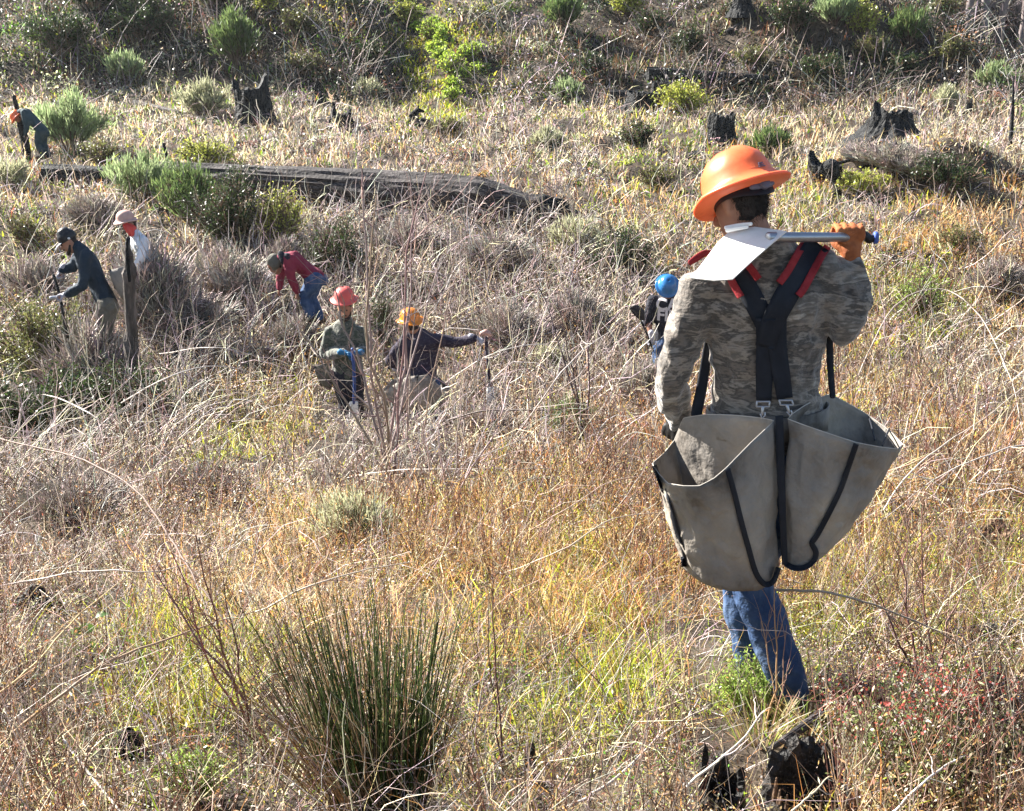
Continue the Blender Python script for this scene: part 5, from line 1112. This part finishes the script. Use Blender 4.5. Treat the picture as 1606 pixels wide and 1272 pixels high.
SH += [(300, 545, 150, 90, 'twiggy', 'grey brush heap right of the snag trunk'), (246, 545, 130, 155, 'twiggy', 'grey brush heap hiding the legs of the worker in white shirt'), (360, 478, 150, 84, 'twiggy', 'grey brush heap left of the worker in maroon shirt'),
 (150, 665, 150, 150, 'twiggy', 'grey brush heap at the feet of the worker in black cap'), (470, 560, 90, 60, 'twiggy', 'grey brush heap left of the worker in camouflage jacket'),
 (770, 690, 110, 50, 'twiggy', 'pale brush heap right of the amber hatted worker'), (800, 560, 140, 80, 'twiggy', 'grey brush heap behind the upright tool'), (900, 540, 110, 80, 'twiggy', 'grey brush heap left of the lettered T-shirt'), (1010, 640, 90, 70, 'twiggy', 'grey brush heap hiding the legs of the worker in blue hard hat'),
 (640, 400, 140, 50, 'twiggy', 'grey brush heap below the end of the long log'), (780, 430, 140, 60, 'twiggy', 'grey brush heap in the middle of the valley'), (150, 360, 100, 50, 'twiggy', 'grey brush heap above the white shirted worker'), (60, 470, 110, 60, 'twiggy', 'grey brush heap left of the black cap'),
 (1485, 302, 130, 56, 'dark', 'dark root bank with shade coloured into its leaves under the wide root buttress stump'), (1440, 280, 110, 40, 'twiggy', 'dead twigs over the left part of the dark root bank'), (1400, 268, 150, 40, 'twiggy', 'dead twig bank right of the black burnt chunk of wood'), (1350, 262, 70, 36, 'twiggy', 'small dead twig heap beside the black burnt chunk'),  # root bank: very dark leaf colour stands in for the bank's shade
 (450, 440, 60, 60, 'twiggy', 'small brush heap at the left hand of the worker in maroon shirt'), (120, 820, 200, 70, 'twiggy', 'grey brush heap at the left under the brown cane'), (330, 790, 160, 60, 'twiggy', 'grey brush heap in front of the yellow green grass patch'),
 (1565, 470, 90, 60, 'twiggy', 'grey brush heap at the right edge behind the big arching cane')]
TR = [(640, 12, 50, 26), (652, 42, 46, 26), (668, 70, 54, 30), (690, 96, 60, 34), (706, 126, 60, 34), (732, 98, 50, 28), (716, 152, 44, 26), (748, 76, 40, 22), (690, 60, 36, 20), (760, 118, 50, 20), (648, 28, 40, 20), (660, 56, 40, 20), (680, 84, 44, 22), (698, 112, 50, 22), (710, 138, 44, 20), (722, 120, 40, 20), (676, 40, 30, 18), (700, 74, 34, 20)]
for i, (u, v, w_, h_) in enumerate(TR): shrub(u+random.uniform(-9, 9), v+random.uniform(-8, 8), w_*random.uniform(.6, 1), h_*random.uniform(.5, 1), 'track', 'bright green weeds growing in the grassy track up the hill', seed=200+i, group='green weeds along the hill track', cat='weed', n=900)
for i, (u, v, w_, h_, kd, lb) in enumerate(SH): shrub(u, v, w_, h_, kd, lb, seed=i)
FG = 'low plants in the foreground'
shrub(1172, 1128, 110, 96, 'herb', 'feathery bright green herb at the near worker\'s feet', seed=101, group=FG, n=3600, cat='plant')
shrub(1445, 1300, 300, 235, 'huck', 'berry bush with red tinted tips at the lower right corner', seed=102, red=.75, n=11000, stems=70, group=FG)
shrub(1335, 1160, 90, 100, 'huck', 'small red leafed bush right of the near worker\'s boot', seed=103, red=.9, n=2600, group=FG, red_h=.3)
shrub(1560, 1180, 110, 120, 'huck', 'red tipped bush at the right edge', seed=104, red=.7, n=3000, group=FG, red_h=.4)
shrub(300, 1262, 110, 86, 'herb', 'green leafy herb at the bottom left of the rush clump', seed=105, group=FG, n=2600, cat='plant')
shrub(640, 1290, 60, 40, 'herb', 'tiny green herb at the foot of the rush clump', seed=106, group=FG, n=900, cat='plant') if False else None
shrub(560, 870, 120, 80, 'pale', 'pale green leafy weed patch left of centre', seed=107, group=FG, n=2200, cat='plant')

# ------------------------------------------------------------- rush clump in the foreground
def rush(u, v, label, n, H, spread, seed, lean=-.25, cols=((.02, .038, .008), (.045, .07, .014), (.12, .10, .03))):
    p = ground_at(u, v); r = np.random.default_rng(seed); root = empty('rush_clump', p, label, 'rush')
    for nm, nn, colset in (('green_stems', int(n*.62), cols[:2]), ('dead_stems', int(n*.38), ((.22, .13, .06), (.38, .28, .16), (.12, .07, .04)))):
        a = Acc(); az = r.random(nn)*6.28; q = r.random(nn)**.5
        b = np.stack([p.x+np.cos(az)*spread*q, p.y+np.sin(az)*spread*q*.8, np.full(nn, p.z-.03)], 1)
        ln = q*.19*(1 if nm == 'green_stems' else 1.8)*(.5+r.random(nn)); L = H*(.55+.5*r.random(nn))
        pts = blade_pts(b, L, az, ln, ln*.3+.1*r.random(nn), 6); t = np.linspace(0, 1, 6)
        pts[..., 0] += (lean if nm == 'green_stems' else lean*6*(r.random(nn) < .55)[:, None])*H*(t**1.2)[None]*(.2+.9*r.random(nn))[:, None]
        cc = jitter(np.array(colset)[r.integers(0, len(colset), nn)], r, .25)
        kk = r.random(nn) < .22; pts[kk, 4:] += np.stack([r.normal(size=kk.sum())*.05*H, r.normal(size=kk.sum())*.04*H, -np.abs(r.normal(size=kk.sum()))*.16*H], 1)[:, None]*np.array([.6, 1.5])[None, :, None]
        pts[:, 2:] += r.normal(size=(nn, 4, 3))*.006
        tubes(a, pts, np.full((nn, 1), .0024)*np.linspace(1, .4, 6)[None]*(.7+.6*r.random(nn))[:, None], cc, 4)
        link(nm, a.mesh(nm), 'twig_bark', root)
    return root
rush(598, 1295, 'big clump of dark green rushes in the foreground', 560, .78, .12, 5, -.05)
def blades_tuft(u, v, label, n, H, spread, seed, col=((.34, .42, .04), (.46, .5, .07), (.5, .38, .08)), wd=.006):
    p = ground_at(u, v); r = np.random.default_rng(seed); root = None; a = Acc()
    az = r.random(n)*6.28; q = r.random(n)**.5; b = np.stack([p.x+np.cos(az)*spread*q, p.y+np.sin(az)*spread*q*.7, np.full(n, p.z-.02)], 1)
    pts = blade_pts(b, H*(.5+.6*r.random(n)), az, .1+.3*q, .3+.5*r.random(n), 5)
    cc = jitter(np.array(col)[r.integers(0, len(col), n)], r, .2); sa = az+PI/2+r.normal(size=n)*.5
    ribbons(a, pts, wd*(.6+.8*r.random(n))[:, None]*np.array([.6, 1, .9, .6, .05])[None], np.stack([np.cos(sa), np.sin(sa), 0*sa], 1), cc)
    return tag(link('grass_tuft', a.mesh('grass_tuft'), 'grass_blade'), label, 'grass tuft', 'bright green grass tufts')
for i, (u, v, n_, H_, s_, lb) in enumerate([(320, 1130, 130, .24, .12, 'sunlit yellow green tuft left of the rush clump'), (190, 1120, 60, .16, .10, 'small yellow green tuft at the lower left'), (985, 1120, 90, .26, .10, 'tall bright green tuft left of the near worker\'s legs'),
    (915, 880, 36, .30, .05, 'thin bright green blades in the orange grass left of the bag'), (860, 1130, 70, .16, .12, 'low green tuft between the rush clump and the near worker'), (330, 735, 90, .34, .22, 'yellow green tuft in front of the worker in faded red hat'),
    (1450, 1010, 60, .2, .1, 'green tuft right of the near worker\'s leg'), (1300, 1010, 60, .26, .08, 'upright green tuft right behind the near worker\'s jeans'), (1262, 1150, 120, .24, .09, 'mixed tuft hiding the near worker\'s right boot'), (1195, 1165, 100, .20, .10, 'mixed tuft in front of the feathery green herb')]):
    blades_tuft(u, v, lb, n_, H_, s_, 40+i, *([((.50, .38, .2), (.3, .2, .12), (.3, .34, .08))] if 'mixed' in lb else []))
# broad leafed sprig
p = at_height(150, 1045, 0); r = np.random.default_rng(8); sp = empty('salal_sprig', p, 'sprig with broad green leaves catching the sun at the lower left', 'plant')
bm = bmesh.new(); limb(bm, [p, P(140, 1010, p.y), P(152, 965, p.y)], [.004, .003, .002], n=6); limb(bm, [P(140, 1010, p.y), P(125, 1030, p.y), P(112, 1052, p.y)], [.003, .002, .002], n=6); link('stem', bm_mesh(bm, 'stem'), 'grey_bark', sp, True)
noisy('broad_leaf', [(.05, .12, .025), (.14, .24, .04)], (12, 12, 12), 4, .3, .2, 50, spec=.6, trans=.35, bdist=.002)
for (u, v, L, ang, tilt, dy) in ((160, 966, .065, .2, .3, 0), (138, 985, .075, -.1, 1.2, -.02), (118, 992, .06, 2.9, .4, .0), (143, 1012, .055, -.4, .9, -.03), (165, 1030, .055, .1, .5, .02), (104, 1060, .06, 2.6, .6, 0), (118, 1085, .05, -.5, .8, -.02), (60, 1110, .07, .4, .6, 0), (40, 1270, .06, 0, 1, 0)):
    q = P(u, v, p.y+dy); dx = Vector((math.cos(ang), .2, math.sin(ang))).normalized(); nn = Vector((-.2, -math.sin(tilt), math.cos(tilt))); sdv = dx.cross(nn).normalized(); nn = sdv.cross(dx); bm = bmesh.new(); rows = []
    for i in range(9):
        t = i/8; wv = math.sin(PI*t**.8)*.5*L*.62; c = q+dx*(t-.5)*L+nn*(.10*L*math.sin(PI*t)); rows.append([c+sdv*wv*k_+nn*abs(k_)*wv*.25 for k_ in (-1, -.5, 0, .5, 1)])
    vs = [[bm.verts.new(x) for x in rr] for rr in rows]
    for a, b in zip(vs[:-1], vs[1:]):
        for i in range(4): bm.faces.new((a[i], a[i+1], b[i+1], b[i]))
    link('leaf', bm_mesh(bm, 'leaf'), 'broad_leaf', sp, True)

# ------------------------------------------------------------- bare saplings and long canes
def grow(acc, base, tip, r0, seed, bend=.1, twigs=7, tl=.35, col=(.22, .16, .14), K=9, sub=True, sag=0):
    r = np.random.default_rng(seed); t = np.linspace(0, 1, K)[:, None]; base = np.array(base); tip = np.array(tip); L = np.linalg.norm(tip-base)
    pts = base+(tip-base)*t; w_ = np.cumsum(r.normal(size=(K, 3))*bend*L/K, 0); w_ -= w_*0; pts = pts+w_*np.sin(PI*np.minimum(t, .98))**.5
    pts[:, 2] += sag*np.sin(PI*t[:, 0])*L
    c = jitter(np.array([col]), r, .15); tubes(acc, pts[None], (np.linspace(1, .3, K)*r0)[None], c, 5)
    if sub:
        for i in range(twigs):
            k = r.random()*.75+.22; f = k*(K-1); a = int(f); b = pts[a]*(1-(f-a))+pts[min(a+1, K-1)]*(f-a)
            d = (tip-base)/L+r.normal(size=3)*.55; d[2] = abs(d[2])*.8+.15; d /= np.linalg.norm(d)
            grow(acc, b, b+d*L*tl*(.4+.8*r.random()), r0*.5*(1-k*.4), seed*31+i+1, bend*1.6, max(2, twigs//2), .45, col, 6, tl > .3 and L > .5)
def sapling(label, u, v, tips, r0, seed, col=(.24, .18, .16), dsp=.35, twigs=7, cat='bare shrub', name='bare_sapling'):
    p = ground_at(u, v); root = empty(name, p, label, cat, 'leafless saplings'); r = random.Random(seed); a = Acc()
    for i, (tu, tv) in enumerate(tips):
        b = (p.x+r.uniform(-.05, .05), p.y+r.uniform(-.05, .05), p.z-.03); q = P(tu, tv, p.y+r.uniform(-dsp, dsp)); grow(a, b, q, r0*r.uniform(.7, 1.1), seed*100+i, .12, twigs, .35, col)
    link('branches', a.mesh('branches'), 'twig_bark', root); return root
sapling('tall leafless sapling with many stems in front of the two close crew members', 612, 745, [(568, 260), (598, 300), (640, 270), (690, 190), (520, 430), (470, 520), (690, 420)], .016, 3)
sapling('slender leafless sapling right of the tall one', 648, 720, [(636, 330), (655, 420), (720, 360)], .010, 4)
sapling('low leafless shrub with pale forked stems in the middle', 700, 800, [(690, 640), (730, 600), (800, 560), (860, 470), (660, 660)], .009, 5, (.42, .36, .33))
sapling('leafless dark stemmed shrub left of the near worker', 922, 690, [(905, 560), (872, 470), (835, 440), (930, 500)], .013, 6, (.09, .06, .06), twigs=3)
sapling('thin leafless shrub left of the maroon shirted worker', 400, 560, [(360, 420), (390, 380), (420, 440), (330, 470)], .010, 7, (.36, .30, .28))
sapling('leafless grey shrub behind the snag trunk', 300, 600, [(260, 440), (300, 420), (350, 470), (240, 500)], .009, 8, (.36, .30, .28))
sapling('tangled leafless shrub at the left edge', 60, 760, [(20, 600), (70, 610), (130, 580), (180, 640)], .008, 9, (.45, .40, .36))
sapling('leafless sapling at the far right edge under the ridge', 1585, 175, [(1575, 100), (1590, 95), (1600, 110), (1560, 120)], .03, 10, (.3, .26, .25), dsp=.5)
sapling('leafless twiggy shrub in the pale field above the log end', 870, 330, [(850, 240), (880, 230), (905, 260)], .012, 11, (.3, .24, .22))
sapling('leafless twiggy shrub above the middle of the long log', 560, 300, [(540, 220), (570, 215), (600, 230)], .012, 12, (.36, .3, .28))
sapling('brown leafless weed standing against the blue jeans', 1218, 1160, [(1212, 905), (1232, 980), (1190, 960)], .0045, 13, (.3, .19, .12), dsp=.05, twigs=5)
sapling('brown twiggy shrub at the right of the berry bush', 1470, 1090, [(1400, 860), (1450, 800), (1370, 900), (1520, 860)], .006, 14, (.17, .09, .07), twigs=9)
sapling('upright dark weed stem beside the rush clump', 765, 1250, [(768, 930), (772, 880)], .005, 15, (.12, .07, .05), dsp=.03, twigs=5)
sapling('reddish leafless shrub left of the rush clump', 430, 1190, [(270, 860), (310, 830), (350, 900), (240, 900)], .007, 16, (.22, .11, .09), twigs=6)
def cane(i, pts, r0, col=(.40, .33, .27), tw=5):
    q = [at_height(u, v, h) for u, v, h in pts]; Q = cr_interp([np.array(x) for x in q], 6); Q = np.array(Q); r = np.random.default_rng(i); Q += np.cumsum(r.normal(size=Q.shape), 0)*.0025*min(q[0].y, 8)/4
    a = Acc(); tubes(a, Q[None], (np.linspace(1, .45, len(Q))*r0)[None], np.array([col]), 6); L = np.linalg.norm(Q[-1]-Q[0])
    for k in range(tw):
        j = r.integers(2, len(Q)-1); d = (Q[j]-Q[j-1]); d /= np.linalg.norm(d); d = d+r.normal(size=3)*.6; d /= np.linalg.norm(d); grow(a, Q[j], Q[j]+d*L*.14*(.5+r.random()), r0*.5, i*50+k, .2, 3, .4, col, 6, False)
    return a
CANES = [([(0, 688, .5), (110, 715, .55), (205, 770, .5), (270, 850, .4), (335, 935, .25), (410, 1030, .05)], .0075, (.15, .10, .08), 'thick brown bramble cane slanting down from the left edge'),
 ([(20, 915, .2), (140, 897, .3), (250, 892, .3), (345, 868, .2)], .005, (.5, .42, .36), 'pale level cane across the left foreground'),
 ([(0, 1165, .1), (90, 1092, .35), (180, 1030, .42), (300, 985, .4), (400, 955, .3)], .006, (.34, .24, .16), 'brown cane rising from the lower left corner'),
 ([(0, 1085, .3), (60, 1030, .4), (130, 960, .35), (205, 900, .2)], .004, (.5, .38, .2), 'straw coloured cane left of the broad leafed sprig'),
 ([(560, 745, .1), (640, 735, .25), (760, 728, .3), (860, 725, .2)], .007, (.55, .50, .44), 'pale level cane below the amber hatted worker'),
 ([(700, 790, .05), (800, 835, .15), (880, 800, .4), (970, 750, .45), (1060, 738, .3)], .005, (.50, .36, .28), 'pinkish arching cane left of the grey bag'),
 ([(790, 900, .1), (880, 865, .3), (960, 815, .38), (1060, 800, .3)], .005, (.5, .4, .3), 'straw arching cane below the pinkish one'),
 ([(620, 965, .1), (660, 905, .2), (700, 855, .3)], .004, (.35, .25, .2), 'short brown cane above the rush clump'),
 ([(400, 960, .2), (470, 925, .35), (560, 890, .4), (640, 875, .3)], .005, (.5, .42, .34), 'pale cane over the left part of the rush clump'),
 ([(1215, 925, .5), (1290, 925, .5), (1385, 950, .42), (1480, 992, .3), (1570, 1050, .05)], .0055, (.42, .33, .24), 'long arching cane right of the blue jeans'),
 ([(1385, 800, .2), (1440, 730, .45), (1520, 665, .5), (1606, 600, .5), (1680, 560, .3)], .006, (.58, .50, .42), 'pale straight cane rising to the right edge'),
 ([(1345, 590, .3), (1400, 480, .7), (1470, 452, .8), (1530, 485, .7), (1580, 580, .45), (1606, 690, .1)], .009, (.40, .33, .28), 'big arching cane at the right edge'),
 ([(1340, 640, .1), (1390, 590, .4), (1440, 520, .6)], .005, (.55, .42, .25), 'straw cane right of the raised elbow'),
 ([(1640, 690, .5), (1560, 710, .5), (1470, 750, .4), (1395, 815, .2)], .006, (.52, .46, .40), 'pale cane pointing at the bag tip'),
 ([(1460, 470, .3), (1540, 450, .6), (1620, 470, .5)], .007, (.55, .5, .46), 'pale arching cane near the green bush on the right'),
 ([(150, 660, .1), (250, 600, .7), (350, 575, .8), (430, 600, .4)], .009, (.52, .47, .43), 'pale arching cane right of the snag foot'),
 ([(250, 555, .3), (330, 545, .7), (400, 560, .5), (440, 590, .1)], .009, (.52, .47, .43), 'pale drooping cane behind the snag foot cane'),
 ([(0, 650, .3), (60, 620, .6), (130, 640, .6), (190, 690, .3)], .008, (.55, .50, .46), 'pale arching cane at the left edge'),
 ([(670, 700, .1), (700, 650, .6), (690, 612, .9)], .009, (.66, .62, .58), 'bleached forked branch below the amber hatted worker'),
 ([(700, 660, .3), (770, 640, .45), (880, 640, .4), (960, 620, .2)], .010, (.12, .09, .08), 'dark lying branch right of the bleached forked branch'),
 ([(1430, 640, .1), (1420, 700, .3), (1450, 620, .6), (1490, 590, .5)], .005, (.45, .38, .32), 'curled grey cane in the grass on the right'),
 ([(800, 700, .1), (840, 640, .6), (900, 560, 1.), (960, 520, .8)], .008, (.5, .44, .40), 'pale leaning cane right of the upright tool'),
 ([(700, 600, .2), (760, 560, .8), (850, 540, .9), (930, 570, .4)], .008, (.55, .5, .46), 'pale arching cane under the outstretched arm'),
 ([(1080, 1235, .3), (1150, 1180, .4), (1200, 1120, .45)], .004, (.6, .52, .44), 'pale stick leaning over the charred stumps'),
 ([(880, 1272, .15), (960, 1225, .2), (1040, 1150, .25), (1110, 1110, .2)], .005, (.55, .47, .4), 'pale bent stick left of the charred stumps'),
 ([(100, 1160, .2), (170, 1250, .1), (210, 1300, .05)], .005, (.6, .55, .5), 'pale stick at the bottom left'),
 ([(1400, 1275, .2), (1450, 1230, .3), (1500, 1195, .3), (1540, 1180, .2)], .004, (.6, .55, .5), 'pale stick across the berry bush'),
 ([(1240, 1272, .35), (1270, 1245, .38), (1300, 1215, .4)], .003, (.6, .48, .32), 'straw stalk leaning on the hollow stump')]
for i, (pts, r0, col, lb) in enumerate(CANES):
    tag(link('bramble_cane', cane(900+i, pts, r0, col).mesh('bramble_cane'), 'twig_bark'), lb, 'cane', 'long bramble canes')
# ------------------------------------------------------------- bare wood beyond the ridge
def tree_proto(seed, H):
    r = np.random.default_rng(seed); t = Acc(); c = Acc(); col = (.20, .165, .16)
    z = np.linspace(-.5, H, 12); tr = np.stack([np.cumsum(r.normal(size=12))*.08, np.cumsum(r.normal(size=12))*.08, z], 1)
    tubes(t, tr[None], (np.linspace(.20, .05, 12))[None], np.array([col]), 8)
    for i in range(26):
        k = 2+int(9*r.random()); b = tr[k]; a = r.random()*6.28; L = (.8+1.8*r.random())*(1-.05*k); grow(c, b, b+np.array([math.cos(a)*L, math.sin(a)*L, L*.5]), .03, seed*77+i, .2, 4, .45, col, 6, True)
    return t.mesh('trunk'), c.mesh('crown')
protos = [tree_proto(s, h) for s, h in ((1, 13), (2, 11), (3, 15), (4, 12))]
rt = random.Random(5); first = True
kinds = ['slim', 'crooked', 'tall', 'short']
for i in range(100):
    y_ = rt.uniform(61, 84); s_ = rt.uniform(.32, .56) if i < 86 else rt.uniform(-.45, .3); x_ = s_*y_; z_ = float(hz(x_, y_))
    k_ = i % 4; o = empty('bare_tree', (x_, y_, z_), 'bare grey tree in the leafless wood beyond the ridge', 'tree', 'bare trees beyond the ridge'); o.rotation_euler.z = rt.random()*6.28; o.scale = (1, 1, rt.uniform(.85, 1.15))
    for me_, nm in zip(protos[k_], ('trunk', 'crown')):
        ch = bpy.data.objects.new(nm, me_); C.objects.link(ch); ch.parent = o
        if not me_.materials: me_.materials.append(MATS['twig_bark'])
# ------------------------------------------------------------- thin backlit air
hm = bpy.data.materials.new('haze_air'); hm.use_nodes = True; hn = hm.node_tree; hn.nodes.clear()
ho = hn.nodes.new('ShaderNodeOutputMaterial'); hv = hn.nodes.new('ShaderNodeVolumePrincipled'); hn.links.new(hv.outputs[0], ho.inputs['Volume'])
hv.inputs['Color'].default_value = (.92, .96, 1, 1); hv.inputs['Density'].default_value = .0002; hv.inputs['Anisotropy'].default_value = .35
MATS['haze_air'] = hm
gz_ = gme.vertices; zs = np.zeros(len(gz_)*3, np.float32); gz_.foreach_get('co', zs); zs = zs.reshape(-1, 3)
zlo = float(zs[:, 2].min())-1; zhi = max(30., float(zs[:, 2].max())+20)
xa, xb = float(zs[:, 0].min())-5, float(zs[:, 0].max())+5; ya, yb = float(zs[:, 1].min())-5, float(zs[:, 1].max())+5
bm = bmesh.new(); bmesh.ops.create_cube(bm, size=1, matrix=Matrix.Translation(((xa+xb)/2, (ya+yb)/2, (zlo+zhi)/2))@Matrix.Diagonal((xb-xa, yb-ya, zhi-zlo, 1)))
tag(link('haze', bm_mesh(bm, 'haze'), 'haze_air'), 'thin bright haze over the valley', 'haze', kind='stuff')
scene.cycles.volume_bounces = 0
